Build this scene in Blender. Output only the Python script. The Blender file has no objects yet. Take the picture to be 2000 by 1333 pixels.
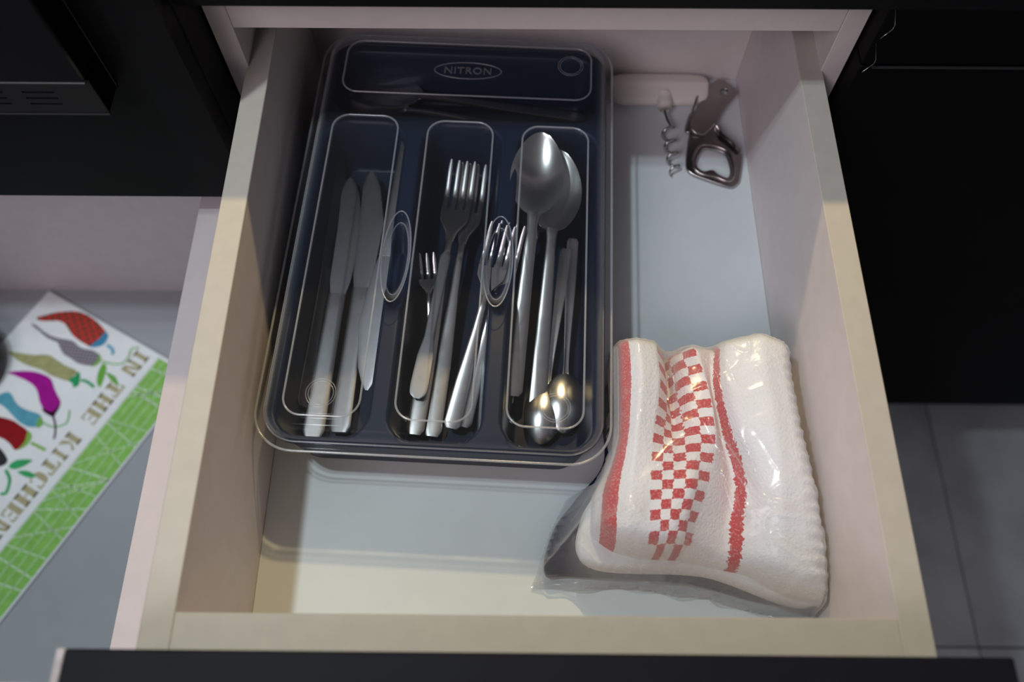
import bpy, bmesh, math, random
import numpy as np
from mathutils import Vector, Matrix
random.seed(4); rng = np.random.RandomState(7)
S = bpy.context.scene
COL = S.collection
PI = math.pi

# ---------------------------------------------------------------- camera
cam_d = bpy.data.cameras.new('camera'); cam = bpy.data.objects.new('camera', cam_d); COL.objects.link(cam)
_f = Vector((-0.0049, 0.4206, -0.9072)).normalized(); _r = Vector((1.0, 0.0092, -0.0012)); _r = (_r - _f*_r.dot(_f)).normalized(); _u = _r.cross(_f)
cam.matrix_world = Matrix(((_r.x, _u.x, -_f.x, -0.0121), (_r.y, _u.y, -_f.y, -0.0525), (_r.z, _u.z, -_f.z, 0.4741), (0, 0, 0, 1)))
cam_d.sensor_width = 36.0; cam_d.lens = 36.0*1596.2/2000.0; cam_d.clip_start = 0.01
cam_d.dof.use_dof = True; cam_d.dof.focus_distance = 0.60; cam_d.dof.aperture_fstop = 3.8
S.camera = cam
S.view_settings.view_transform = 'Standard'; S.view_settings.look = 'None'; S.view_settings.gamma = 1.0
S.view_settings.use_curve_mapping = False; S.view_settings.exposure = 0.0
S.cycles.transparent_max_bounces = 24; S.cycles.max_bounces = 8

# ---------------------------------------------------------------- light
W = bpy.data.worlds.new('room_light'); S.world = W; W.use_nodes = True
W.node_tree.nodes['Background'].inputs[0].default_value = (0.90, 0.86, 0.90, 1); W.node_tree.nodes['Background'].inputs[1].default_value = 0.05
def lamp(name, loc, target, power, color, size, size_y=None):
    d = bpy.data.lights.new(name, 'AREA'); d.energy = power; d.color = color
    d.shape = 'RECTANGLE' if size_y else 'DISK'; d.size = size
    if size_y: d.size_y = size_y
    o = bpy.data.objects.new(name, d); COL.objects.link(o); o.location = loc
    o.rotation_euler = (Vector(target) - Vector(loc)).to_track_quat('-Z', 'Y').to_euler(); return o
# warm lamp under the wall units behind the worktop
lamp('under_cabinet_lamp', (0.0, 0.735, 0.625), (0.0, 0.15, -0.1), 3.9, (1.0, 0.74, 0.36), 0.025)
# cool ceiling spots a little in front of the worktop edge
lamp('ceiling_spot', (-0.42, 0.125, 1.0), (0, 0.2, 0), 2.6, (0.84, 0.97, 1.0), 0.03)
lamp('ceiling_spot', (-0.40, 0.165, 1.0), (0, 0.2, 0), 1.8, (0.86, 0.97, 1.0), 0.03)
sd = bpy.data.lights.new('board_fill_spot', 'SPOT'); sd.energy = 26.0; sd.color = (0.86, 0.97, 1.0); sd.spot_size = math.radians(27); sd.spot_blend = 0.35; sd.shadow_soft_size = 0.03  # added unseen spot, cone narrowed to brighten only the cutting board's drawer
so_ = bpy.data.objects.new('board_fill_spot', sd); COL.objects.link(so_); so_.location = (-0.62, 0.02, 1.15); so_.rotation_euler = (Vector((-0.60, 0.13, -0.5))-Vector((-0.62, 0.02, 1.15))).to_track_quat('-Z', 'Y').to_euler()
# large soft daylight from the left of the room
lamp('window_daylight', (-0.82, -0.95, 1.2), (0, 0.2, -0.1), 12.0, (1.0, 0.88, 0.96), 0.9, 0.8)

# ---------------------------------------------------------------- materials
def mat(name, color, rough=0.5, metal=0.0, bump=None, spec=0.5, var=0.0, vscale=8.0, coat=0.0):
    m = bpy.data.materials.new(name); m.use_nodes = True; nt = m.node_tree; b = nt.nodes['Principled BSDF']
    b.inputs['Base Color'].default_value = (*color, 1); b.inputs['Roughness'].default_value = rough
    b.inputs['Metallic'].default_value = metal; b.inputs['Specular IOR Level'].default_value = spec
    b.inputs['Coat Weight'].default_value = coat
    tc = nt.nodes.new('ShaderNodeTexCoord')
    if var > 0:
        n = nt.nodes.new('ShaderNodeTexNoise'); n.inputs['Scale'].default_value = vscale; n.inputs['Detail'].default_value = 5
        nt.links.new(tc.outputs['Object'], n.inputs['Vector'])
        r = nt.nodes.new('ShaderNodeValToRGB')
        r.color_ramp.elements[0].position = 0.3; r.color_ramp.elements[1].position = 0.7
        r.color_ramp.elements[0].color = (*[max(0, c*(1-var)) for c in color], 1); r.color_ramp.elements[1].color = (*[min(1, c*(1+var)) for c in color], 1)
        nt.links.new(n.outputs['Fac'], r.inputs['Fac']); nt.links.new(r.outputs['Color'], b.inputs['Base Color'])
    if bump:
        sc, st, dist = bump
        n2 = nt.nodes.new('ShaderNodeTexNoise'); n2.inputs['Scale'].default_value = sc; n2.inputs['Detail'].default_value = 4
        nt.links.new(tc.outputs['Object'], n2.inputs['Vector'])
        bp = nt.nodes.new('ShaderNodeBump'); bp.inputs['Strength'].default_value = st; bp.inputs['Distance'].default_value = dist
        nt.links.new(n2.outputs['Fac'], bp.inputs['Height']); nt.links.new(bp.outputs['Normal'], b.inputs['Normal'])
    return m
M = {}
M['melamine'] = mat('white_melamine', (0.72, 0.66, 0.66), 0.55, bump=(900, 0.15, 0.0003), spec=0.3, var=0.03, vscale=60)
M['edge'] = mat('cream_edge_band', (0.52, 0.495, 0.44), 0.5, bump=(700, 0.15, 0.0003), spec=0.3, var=0.03, vscale=80)
M['bottom'] = mat('cool_white_bottom_board', (0.67, 0.725, 0.755), 0.42, bump=(800, 0.1, 0.0003), spec=0.35, var=0.02, vscale=40)
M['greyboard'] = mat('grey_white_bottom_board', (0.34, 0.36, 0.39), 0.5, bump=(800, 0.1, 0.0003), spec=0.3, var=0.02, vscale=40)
M['black'] = mat('black_lacquer', (0.0045, 0.005, 0.0058), 0.55, bump=(500, 0.2, 0.0003), spec=0.14, var=0.15, vscale=30)
M['front'] = mat('charcoal_front', (0.0065, 0.0075, 0.012), 0.6, bump=(500, 0.2, 0.0003), spec=0.15, var=0.1, vscale=30)
M['glassblack'] = mat('black_oven_glass', (0.003, 0.003, 0.004), 0.15, spec=0.3)
M['ovenmetal'] = mat('dark_enamel', (0.010, 0.0105, 0.012), 0.45, spec=0.35, var=0.1, vscale=40)
M['slot'] = mat('slot_shade_black', (0.001, 0.001, 0.001), 0.9, spec=0.05)
M['trimgrey'] = mat('dull_grey_trim', (0.06, 0.06, 0.065), 0.4, metal=0.6)
M['film'] = mat('grey_protective_film', (0.42, 0.40, 0.42), 0.35, var=0.3, vscale=120)
M['runner'] = mat('zinc_runner', (0.45, 0.42, 0.38), 0.35, metal=0.9)
M['steel'] = mat('stainless_steel', (0.66, 0.66, 0.66), 0.24, metal=1.0, var=0.06, vscale=150, bump=(1500, 0.04, 0.0001))
M['steelmatt'] = mat('brushed_steel', (0.30, 0.30, 0.32), 0.38, metal=1.0, var=0.06, vscale=150, bump=(1500, 0.05, 0.0001))
M['chrome'] = mat('dark_chrome', (0.40, 0.37, 0.37), 0.24, metal=1.0, var=0.1, vscale=60)
M['wire'] = mat('steel_wire', (0.45, 0.44, 0.44), 0.22, metal=1.0)
M['navy'] = mat('navy_plastic', (0.008, 0.0165, 0.040), 0.42, spec=0.22, bump=(600, 0.06, 0.0002), var=0.08, vscale=20)
M['navycloth'] = mat('navy_cloth', (0.012, 0.017, 0.045), 0.9, bump=(900, 0.5, 0.001), spec=0.1, var=0.2, vscale=90)
M['whiteplastic'] = mat('white_plastic', (0.80, 0.74, 0.70), 0.4, spec=0.4, var=0.02)
M['grout'] = mat('dark_grout', (0.035, 0.036, 0.038), 0.9)
M['tile'] = mat('grey_floor_tile', (0.42, 0.46, 0.49), 0.30, spec=0.5, var=0.18, vscale=9, bump=(60, 0.05, 0.001))

def clear_mat(name, tint, base, graze, power, diffuse, rough, white=(0.85, 0.87, 0.9), wr=None):
    """thin clear plastic: transparent straight through, with gloss and a little haze that grow at grazing angles"""
    m = bpy.data.materials.new(name); m.use_nodes = True; nt = m.node_tree; nt.nodes.clear(); L = nt.links
    out = nt.nodes.new('ShaderNodeOutputMaterial'); tr = nt.nodes.new('ShaderNodeBsdfTransparent'); tr.inputs[0].default_value = (*tint, 1)
    gl = nt.nodes.new('ShaderNodeBsdfGlossy'); gl.inputs['Roughness'].default_value = rough; gl.inputs[0].default_value = (1, 1, 1, 1)
    df = nt.nodes.new('ShaderNodeBsdfDiffuse'); df.inputs[0].default_value = (*white, 1)
    tl = nt.nodes.new('ShaderNodeBsdfTranslucent'); tl.inputs[0].default_value = (*white, 1)
    dm = nt.nodes.new('ShaderNodeMixShader'); dm.inputs[0].default_value = 0.4; L.new(df.outputs[0], dm.inputs[1]); L.new(tl.outputs[0], dm.inputs[2])
    sm = nt.nodes.new('ShaderNodeMixShader'); sm.inputs[0].default_value = diffuse; L.new(gl.outputs[0], sm.inputs[1]); L.new(dm.outputs[0], sm.inputs[2])
    lw = nt.nodes.new('ShaderNodeLayerWeight'); lw.inputs['Blend'].default_value = 0.5
    pw = nt.nodes.new('ShaderNodeMath'); pw.operation = 'POWER'; pw.inputs[1].default_value = power; L.new(lw.outputs['Facing'], pw.inputs[0])
    mr = nt.nodes.new('ShaderNodeMapRange'); mr.inputs['To Min'].default_value = base; mr.inputs['To Max'].default_value = graze; L.new(pw.outputs[0], mr.inputs['Value'])
    mx = nt.nodes.new('ShaderNodeMixShader'); L.new(mr.outputs[0], mx.inputs[0]); L.new(tr.outputs[0], mx.inputs[1]); L.new(sm.outputs[0], mx.inputs[2]); L.new(mx.outputs[0], out.inputs[0])
    if wr:
        tc = nt.nodes.new('ShaderNodeTexCoord'); n = nt.nodes.new('ShaderNodeTexNoise'); n.inputs['Scale'].default_value = wr[0]; n.inputs['Detail'].default_value = 3
        n.inputs['Distortion'].default_value = 1.5
        L.new(tc.outputs['Object'], n.inputs['Vector']); bp = nt.nodes.new('ShaderNodeBump'); bp.inputs['Strength'].default_value = wr[1]; bp.inputs['Distance'].default_value = wr[2]
        L.new(n.outputs['Fac'], bp.inputs['Height'])
        for x in (gl, df, lw): L.new(bp.outputs['Normal'], x.inputs['Normal'])
    return m
M['lid'] = clear_mat('clear_lid_plastic', (0.975, 0.98, 0.985), 0.010, 0.75, 3.2, 0.88, 0.08)
M['lidedge'] = clear_mat('lid_step_glint', (0.9, 0.92, 0.95), 0.34, 0.75, 1.5, 0.8, 0.2, white=(0.75, 0.78, 0.82))  # whitened plastic: light caught at the lid's steps is put into the colour
M['lidmark'] = clear_mat('lid_mark_glint', (0.95, 0.96, 0.97), 0.16, 0.5, 1.5, 0.8, 0.2, white=(0.75, 0.78, 0.82))  # fainter copy of that whitening, for lettering, rings and inner edges
M['bag'] = clear_mat('clear_bag_film', (0.97, 0.97, 0.975), 0.12, 0.85, 1.4, 0.80, 0.20, white=(0.82, 0.84, 0.88), wr=(24, 0.25, 0.004))

# ---------------------------------------------------------------- object helpers
def mesh(name, verts, faces, smooth=False):
    me = bpy.data.meshes.new(name); me.from_pydata([tuple(map(float, v)) for v in verts], [], [tuple(int(i) for i in f) for f in faces]); me.update()
    if smooth: me.polygons.foreach_set('use_smooth', [True]*len(me.polygons))
    return me
def obj(name, me, m=None, parent=None):
    o = bpy.data.objects.new(name, me); COL.objects.link(o)
    if m is not None: me.materials.append(m)
    if parent is not None: o.parent = parent
    return o
def thing(name, label, cat, loc=(0, 0, 0), rz=0.0, group=None):
    o = bpy.data.objects.new(name, None); COL.objects.link(o); o.location = loc; o.rotation_euler = (0, 0, rz); o.empty_display_size = 0.02
    o['label'] = label; o['category'] = cat
    if group: o['group'] = group
    return o
def tag(o, label, cat, group=None):
    o['label'] = label; o['category'] = cat
    if group: o['group'] = group
    return o
def bm_mesh(name, bm, smooth=False):
    bmesh.ops.recalc_face_normals(bm, faces=bm.faces[:])
    me = bpy.data.meshes.new(name); bm.to_mesh(me); bm.free()
    if smooth: me.polygons.foreach_set('use_smooth', [True]*len(me.polygons))
    return me
def box(name, lo, hi, m, parent=None, bev=0.0006, seg=1):
    bm = bmesh.new(); bmesh.ops.create_cube(bm, size=1.0)
    for v in bm.verts: v.co = Vector([lo[i] + (v.co[i]+0.5)*(hi[i]-lo[i]) for i in range(3)])
    if bev > 0: bmesh.ops.bevel(bm, geom=bm.edges[:], offset=bev, segments=seg, affect='EDGES', profile=0.5)
    return obj(name, bm_mesh(name, bm), m, parent)
def board(name, lo, hi, parent, face, edge, axis, bev=0.0005):
    """panel with banded top edge: faces that look along `axis` up get the edge material"""
    o = box(name, lo, hi, face, parent, bev); o.data.materials.append(edge)
    for p in o.data.polygons:
        if p.normal[2] > 0.5 and axis == 'z': p.material_index = 1
        if p.normal[1] < -0.5 and axis == 'y': p.material_index = 1
    return o
def grid_faces(nu, nv, off=0, flip=False, wrap=False):
    F = []
    for i in range(nu-1):
        for j in range(nv if wrap else nv-1):
            k = (j+1) % nv; a, b, c, d = off+i*nv+j, off+(i+1)*nv+j, off+(i+1)*nv+k, off+i*nv+k
            F.append((d, c, b, a) if flip else (a, b, c, d))
    return F
def tube(name, pts, r, m, parent=None, n=8, closed=False, radii=None):
    P = [Vector(p) for p in pts]; V = []; N = len(P); up = Vector((0, 0, 1)); prev = None
    for i, p in enumerate(P):
        a = P[(i-1) % N] if (closed or i > 0) else p; b = P[(i+1) % N] if (closed or i < N-1) else p
        t = (b-a).normalized()
        if prev is None:
            s = t.cross(up); s = s if s.length > 1e-4 else t.cross(Vector((1, 0, 0)))
        else: s = prev - t*prev.dot(t)
        s.normalize(); prev = s; q = t.cross(s); rr = radii[i] if radii else r
        for k in range(n): V.append(p + (s*math.cos(2*PI*k/n) + q*math.sin(2*PI*k/n))*rr)
    F = grid_faces(N, n, wrap=True)
    if closed: F += [((N-1)*n+j, j, (j+1) % n, (N-1)*n+(j+1) % n) for j in range(n)]
    else: F += [tuple(range(n-1, -1, -1)), tuple((N-1)*n+k for k in range(n))]
    return obj(name, mesh(name, V, F, True), m, parent)
def smoothpath(pts, n=6, closed=False):
    P = [np.array(p, float) for p in pts]; N = len(P); out = []
    for i in range(N if closed else N-1):
        p0 = P[(i-1) % N] if closed or i > 0 else P[i]; p1 = P[i]; p2 = P[(i+1) % N]; p3 = P[(i+2) % N] if closed or i+2 < N else p2
        for k in range(n):
            t = k/n; out.append(0.5*((2*p1) + (-p0+p2)*t + (2*p0-5*p1+4*p2-p3)*t*t + (-p0+3*p1-3*p2+p3)*t**3))
    if not closed: out.append(P[-1])
    return out
def rrect(cx, cy, hx, hy, r, n=8):
    out = []
    for sx, sy, a0 in ((1, 1, 0), (-1, 1, PI/2), (-1, -1, PI), (1, -1, 1.5*PI)):
        for k in range(n+1):
            a = a0 + PI/2*k/n; out.append((cx+sx*(hx-r)+r*math.cos(a), cy+sy*(hy-r)+r*math.sin(a)))
    return out
def sd_rr(x, y, cx, cy, hx, hy, r):
    qx = np.abs(x-cx)-hx+r; qy = np.abs(y-cy)-hy+r
    return np.hypot(np.maximum(qx, 0), np.maximum(qy, 0)) + np.minimum(np.maximum(qx, qy), 0) - r
def sstep(x): x = np.clip(x, 0, 1); return x*x*(3-2*x)
def flat_curve(name, loops, extrude, bevel, m, parent=None, loc=(0, 0, 0), rot=(0, 0, 0), bres=2):
    """outline with holes -> bevelled plate mesh"""
    cu = bpy.data.curves.new(name, 'CURVE'); cu.dimensions = '2D'; cu.fill_mode = 'BOTH'; cu.extrude = extrude; cu.bevel_depth = bevel; cu.bevel_resolution = bres
    for lp in loops:
        sp = cu.splines.new('POLY'); sp.points.add(len(lp)-1); sp.use_cyclic_u = True
        for p, q in zip(sp.points, lp): p.co = (q[0], q[1], 0, 1)
    return conv(name, cu, m, parent, loc, rot)
def conv(name, cu, m, parent, loc, rot=(0, 0, 0)):
    t = bpy.data.objects.new('tmp', cu); COL.objects.link(t); dg = bpy.context.evaluated_depsgraph_get()
    me = bpy.data.meshes.new_from_object(t.evaluated_get(dg)); COL.objects.unlink(t); bpy.data.objects.remove(t)
    me.name = name; me.materials.clear(); o = obj(name, me, m, parent); o.location = loc; o.rotation_euler = rot; return o
def copy_thing(o, label):
    c = o.copy(); COL.objects.link(c); c['label'] = label
    for ch in o.children:
        d = ch.copy(); COL.objects.link(d); d.parent = c
    return c

# ================================================================ THE SETTING
FZ = -0.86
fl = box('floor', (-1.4, -2.2, FZ-0.05), (1.9, 1.03, FZ-0.003), M['grout'], None, 0); fl['kind'] = 'structure'
gx, gy, ts = 0.7013, 0.0546, 0.60
tm = None
for i in range(-3, 2):
    for j in range(-3, 1):
        if tm is None:
            t = box('tile', (0.0012, 0.0012, 0), (ts-0.0012, ts-0.0012, 0.006), M['tile'], fl, 0.0008); tm = t.data
        else: t = obj('tile', tm, None, fl)
        t.location = (gx+i*ts, gy+j*ts, FZ-0.006)

wb = box('wall_back', (-1.4, 0.975, FZ), (1.9, 1.03, 1.62), mat('white_wall_paint', (0.78, 0.77, 0.76), 0.8, bump=(80, 0.1, 0.001)), None, 0); wb['kind'] = 'structure'
cl = box('ceiling', (-1.4, -2.2, 1.60), (1.9, 1.03, 1.66), mat('white_ceiling_paint', (0.82, 0.81, 0.80), 0.85), None, 0); cl['kind'] = 'structure'
# worktop: black slab over the base cabinets
wt = box('worktop', (-0.2325, 0.3614, 0.0885), (1.35, 0.96, 0.1185), M['black'], None, 0.0012, 2)
tag(wt, 'black worktop slab running above the open drawer', 'worktop')

# white base cabinet around the drawer
cb = thing('base_cabinet', 'white base cabinet carcass the cutlery drawer slides out of', 'cabinet', (0, 0.394, -0.70))
def P(o): return (0, 0, 0)
def at(o, lo, hi):
    L = o.location; return tuple(lo[i]-L[i] for i in range(3)), tuple(hi[i]-L[i] for i in range(3))
for x0, x1 in ((-0.2322, -0.2162), (0.2164, 0.2324)):
    lo, hi = at(cb, (x0, 0.3943, -0.76), (x1, 0.94, 0.088)); board('side_panel', lo, hi, cb, M['melamine'], M['melamine'], 'y')
lo, hi = at(cb, (-0.2160, 0.3946, 0.0384), (0.2162, 0.4106, 0.088)); box('front_rail', lo, hi, M['melamine'], cb)
lo, hi = at(cb, (-0.2160, 0.930, -0.76), (0.2162, 0.938, 0.088)); box('back_panel', lo, hi, M['melamine'], cb)
lo, hi = at(cb, (-0.2160, 0.3953, -0.76), (0.2162, 0.929, -0.744)); box('bottom_panel', lo, hi, M['melamine'], cb)
for x0, x1 in ((-0.2160, -0.2095), (0.2097, 0.2162)):
    lo, hi = at(cb, (x0, 0.405, -0.085), (x1, 0.90, -0.045)); box('drawer_runner', lo, hi, M['runner'], cb, 0.001)
lo, hi = at(cb, (0.2085, 0.452, -0.012), (0.2160, 0.470, 0.012)); box('buffer_clip', lo, hi, M['whiteplastic'], cb, 0.002, 2)

# the open cutlery drawer
HB = -0.1397
dr = thing('utensil_drawer', 'open white drawer holding the cutlery tray and bagged towels, black front', 'drawer', (0, 0.2, -0.15))
def dbox(name, lo, hi, m, e=None, ax='z', bev=0.0005):
    lo, hi = at(dr, lo, hi)
    return board(name, lo, hi, dr, m, e, ax, bev) if e else box(name, lo, hi, m, dr, bev)
dbox('side_panel', (-0.2181, -0.0224, -0.150), (-0.2000, 0.5310, 0.0), M['melamine'], M['edge'])
dbox('side_panel', (0.2000, -0.0224, -0.150), (0.2178, 0.5310, 0.0), M['melamine'], M['edge'])
dbox('inner_front_board', (-0.1999, -0.0222, -0.150), (0.1999, 0.0, -0.0001), M['melamine'], M['edge'])
dbox('back_board', (-0.1999, 0.5146, -0.150), (0.1999, 0.5310, 0.0), M['melamine'], M['edge'])
dbox('bottom_board', (-0.1999, 0.0001, -0.1457), (0.1999, 0.5145, HB), M['bottom'])
dbox('front_panel', (-0.2335, -0.0410, -0.185), (0.2335, -0.0226, 0.0450), M['front'], bev=0.0010)
o = dbox('edge_film', (-0.2385, -0.0405, -0.175), (-0.2337, -0.0222, 0.0435), M['film'], bev=0.0008); o['label'] = 'dull grey film on the left edge of the black front'

# ---- left: oven tower, its oven, and the pan drawer under it
tw = thing('oven_tower', 'tall black oven tower standing left of the open drawer', 'cabinet', (-0.52, 0.345, -0.09))
def tbox(name, lo, hi, m, bev=0.0008, par=None):
    lo, hi = at(tw, lo, hi); return box(name, lo, hi, m, par or tw, bev)
tbox('side_panel', (-0.2500, 0.3602, -0.0946), (-0.2335, 0.95, 0.75), M['black'])
tbox('side_panel', (-0.83, 0.3602, -0.0946), (-0.8135, 0.95, 0.75), M['black'])
tbox('shelf_board', (-0.813, 0.3602, -0.0946), (-0.2505, 0.94, -0.0786), M['black'])
ov = thing('built_in_oven', 'black built-in oven with slotted vent strip below its glass door', 'oven', (-0.535, 0.33, 0.036))
def obox(name, lo, hi, m, bev=0.0006, par=None):
    lo, hi = at(ov, lo, hi); return box(name, lo, hi, m, par or ov, bev)
obox('oven_body', (-0.775, 0.3415, 0.0363), (-0.2885, 0.62, 0.60), M['ovenmetal'])
obox('glass_door', (-0.782, 0.3140, 0.0712), (-0.2882, 0.3410, 0.60), M['glassblack'], 0.0012)
obox('door_trim', (-0.782, 0.3132, 0.0690), (-0.2882, 0.3170, 0.0710), M['trimgrey'], 0.0004)
# vent strip: a plate with real slots cut through it
def holed_plate(name, x0, x1, z0, z1, y, th, holes, m, par):
    xs = sorted({x0, x1, *[h[0] for h in holes], *[h[1] for h in holes]}); zs = sorted({z0, z1, *[h[2] for h in holes], *[h[3] for h in holes]})
    bm = bmesh.new(); vd = {}
    def vv(x, yy, z):
        k = (round(x, 6), round(yy, 6), round(z, 6))
        if k not in vd: vd[k] = bm.verts.new(k)
        return vd[k]
    solid = lambda i, j: 0 <= i < len(xs)-1 and 0 <= j < len(zs)-1 and not any(h[0]-1e-6 <= xs[i] and xs[i+1] <= h[1]+1e-6 and h[2]-1e-6 <= zs[j] and zs[j+1] <= h[3]+1e-6 for h in holes)
    for i in range(len(xs)-1):
        for j in range(len(zs)-1):
            if not solid(i, j): continue
            a, b, c, d = xs[i], xs[i+1], zs[j], zs[j+1]
            bm.faces.new([vv(a, y, c), vv(b, y, c), vv(b, y, d), vv(a, y, d)]); bm.faces.new([vv(a, y+th, d), vv(b, y+th, d), vv(b, y+th, c), vv(a, y+th, c)])
            for (ii, jj, e) in ((i-1, j, ((a, c), (a, d))), (i+1, j, ((b, d), (b, c))), (i, j-1, ((b, c), (a, c))), (i, j+1, ((a, d), (b, d)))):
                if not solid(ii, jj): (p, q), (r, s) = e; bm.faces.new([vv(p, y, q), vv(r, y, s), vv(r, y+th, s), vv(p, y+th, q)])
    return obj(name, bm_mesh(name, bm), m, par)
tx, ty, tz = tw.location
holed_plate('front_board', -0.83-tx, -0.2345-tx, -0.0946-tz, 0.75-tz, 0.3420-ty, 0.0180, [(-0.776-tx, -0.2878-tx, 0.0358-tz, 0.605-tz)], M['black'], tw)
ox, oy, oz = ov.location
holes = []
for k in range(6):
    for r in range(3):
        xa = -0.3375 - k*0.034 + (0.0 if r == 1 else 0.0); holes.append((xa-ox, xa+0.0215-ox, 0.0562-r*0.0055-oz, 0.0578-r*0.0055-oz))
vp = holed_plate('vent_plate', -0.778-ox, -0.2886-ox, 0.0363-oz, 0.0686-oz, 0.3180-oy, 0.0015, holes, M['ovenmetal'], ov)
obox('vent_shade_block', (-0.777, 0.3205, 0.0368), (-0.2890, 0.3412, 0.0682), M['slot'], 0)  # solid near-black block, paints the shade behind the slots
obox('vent_lip', (-0.70, 0.3172, 0.0358), (-0.2886, 0.3196, 0.0366), M['trimgrey'], 0)

pd = thing('pan_drawer', 'open deep white drawer under the oven holding the cutting board', 'drawer', (-0.53, 0.2, -0.51))
def pbox(name, lo, hi, m, e=None, ax='z', bev=0.0005):
    lo, hi = at(pd, lo, hi)
    return board(name, lo, hi, pd, m, e, ax, bev) if e else box(name, lo, hi, m, pd, bev)
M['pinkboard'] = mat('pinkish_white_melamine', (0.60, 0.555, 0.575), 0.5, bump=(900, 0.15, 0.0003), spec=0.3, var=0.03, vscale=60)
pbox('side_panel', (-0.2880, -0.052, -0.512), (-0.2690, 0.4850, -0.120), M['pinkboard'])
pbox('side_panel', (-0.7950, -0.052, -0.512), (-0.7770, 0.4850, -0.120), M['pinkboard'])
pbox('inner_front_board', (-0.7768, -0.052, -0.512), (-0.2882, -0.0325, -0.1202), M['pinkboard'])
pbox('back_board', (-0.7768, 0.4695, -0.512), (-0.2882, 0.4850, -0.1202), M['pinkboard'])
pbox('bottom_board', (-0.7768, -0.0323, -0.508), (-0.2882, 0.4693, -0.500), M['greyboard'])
pbox('front_panel', (-0.80, -0.0705, -0.56), (-0.243, -0.0522, -0.196), M['front'])

# ---- right: black appliance front with a seam and two corner clips
ap = thing('black_cabinet', 'flat black cabinet front right of the open drawer, above grey tiles', 'cabinet', (0.6, 0.40, -0.30))
def abox(name, lo, hi, m, bev=0.0008):
    lo, hi = at(ap, lo, hi); return box(name, lo, hi, m, ap, bev)
M['blackest'] = mat('flat_black_laminate', (0.0028, 0.0028, 0.0032), 0.6, spec=0.1, var=0.15, vscale=30)
abox('upper_panel', (0.2340, 0.3765, 0.0256), (1.02, 0.3935, 0.0865), M['blackest'])
abox('door', (0.2340, 0.3760, -0.6560), (1.02, 0.3935, 0.0240), M['blackest'])
abox('cabinet_body', (0.2340, 0.3940, -0.6560), (1.02, 0.92, 0.0865), M['blackest'])
abox('plinth', (0.2340, 0.45, -0.858), (1.02, 0.47, -0.6565), M['blackest'])
abox('seam_trim', (0.2420, 0.3745, 0.0234), (1.02, 0.3762, 0.0244), M['trimgrey'], 0)
def clip(px, pz):
    pts = [(px, 0.3745, pz+0.018), (px+0.0055, 0.3738, pz+0.004), (px+0.0055, 0.3738, pz), (px+0.001, 0.3745, pz-0.009)]
    L = ap.location; tube('corner_clip', [tuple(p[i]-L[i] for i in range(3)) for p in pts], 0.00035, M['wire'], ap, 6)
clip(0.2295+0.006, 0.0610); clip(0.2355, 0.0290)

# ================================================================ CUTLERY TRAY AND LID
TA = math.radians(-2.5); TO = (-0.0671, 0.1105)
ca, sa = math.cos(TA), math.sin(TA)
def tw_(u, v, z=0.0): return Vector((TO[0]+u*ca-v*sa, TO[1]+u*sa+v*ca, z))
RC = (-0.0045, 0.192); RH = (0.1255, 0.192)              # rim centre / half size in tray axes
tray = thing('cutlery_tray', 'navy blue plastic cutlery tray with rounded compartments under a clear lid', 'tray', (*tw_(0, 0)[:2], HB), TA)
NU, NV = 150, 220
hx, hy = 0.1185, 0.1835
us = np.linspace(-hx, hx, NU)+RC[0]; vs = np.linspace(-hy, hy, NV)+RC[1]; UU, VV = np.meshgrid(us, vs, indexing='ij')
def clamp_rr(U_, V_, cx, cy, hx, hy, r):
    qx = U_-cx; qy = V_-cy; ax = np.abs(qx)-(hx-r); ay = np.abs(qy)-(hy-r); m = (ax > 0) & (ay > 0); d = np.hypot(ax, ay); k = np.where(m & (d > r), r/np.maximum(d, 1e-9), 1)
    return np.where(m, cx+np.sign(qx)*((hx-r)+ax*k), U_), np.where(m, cy+np.sign(qy)*((hy-r)+ay*k), V_)
WELLS = [(-0.0840, 0.1505, 0.0340, 0.1390, 0.020), (-0.0035, 0.1505, 0.0340, 0.1390, 0.020), (0.0765, 0.1505, 0.0335, 0.1390, 0.020), (-0.0045, 0.3325, 0.1130, 0.0355, 0.018)]
CU, CV = clamp_rr(UU, VV, RC[0], RC[1], hx, hy, 0.026)
Z = np.full(CU.shape, -0.0725)
for k, (cx, cy, ax, ay, r) in enumerate(WELLS):
    d = sd_rr(CU, CV, cx, cy, ax, ay, r); Z = np.minimum(Z, -0.0725-0.0555*sstep(-d/0.009))
for pc in (-0.0437, 0.0365):                                # finger notches in the two partitions
    d = np.hypot((CU-pc)/0.012, (CV-0.152)/0.040); Z = np.minimum(Z, -0.0725-0.016*sstep((1-d)*2.0))
lz = tray.location.z
V = np.stack([CU, CV, Z-lz], -1).reshape(-1, 3); F = grid_faces(NU, NV)
ring = [i*NV for i in range(NU)] + [(NU-1)*NV+j for j in range(1, NV)] + [i*NV+NV-1 for i in range(NU-2, -1, -1)] + [j for j in range(NV-2, 0, -1)]
V = list(map(tuple, V)); base = len(V); n = len(ring)
for (zz, sh) in ((-0.0755, 1.0), (-0.132, 0.95), (-0.1391, 0.93)):
    for i in ring: x, y, _ = V[i]; V.append((RC[0]+(x-RC[0])*sh, RC[1]+(y-RC[1])*(1-(1-sh)*0.6), zz-lz))
prev = ring
for k in range(3):
    cur = list(range(base+k*n, base+(k+1)*n)); F += [(prev[j], cur[j], cur[(j+1) % n], prev[(j+1) % n]) for j in range(n)]; prev = cur
F.append(tuple(prev))
bm = bmesh.new(); me0 = mesh('t', V, F); bm.from_mesh(me0); bmesh.ops.remove_doubles(bm, verts=bm.verts[:], dist=1e-5); bmesh.ops.dissolve_degenerate(bm, edges=bm.edges[:], dist=1e-6)
obj('tray_body', bm_mesh('tray_body', bm, True), M['navy'], tray)
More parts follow.
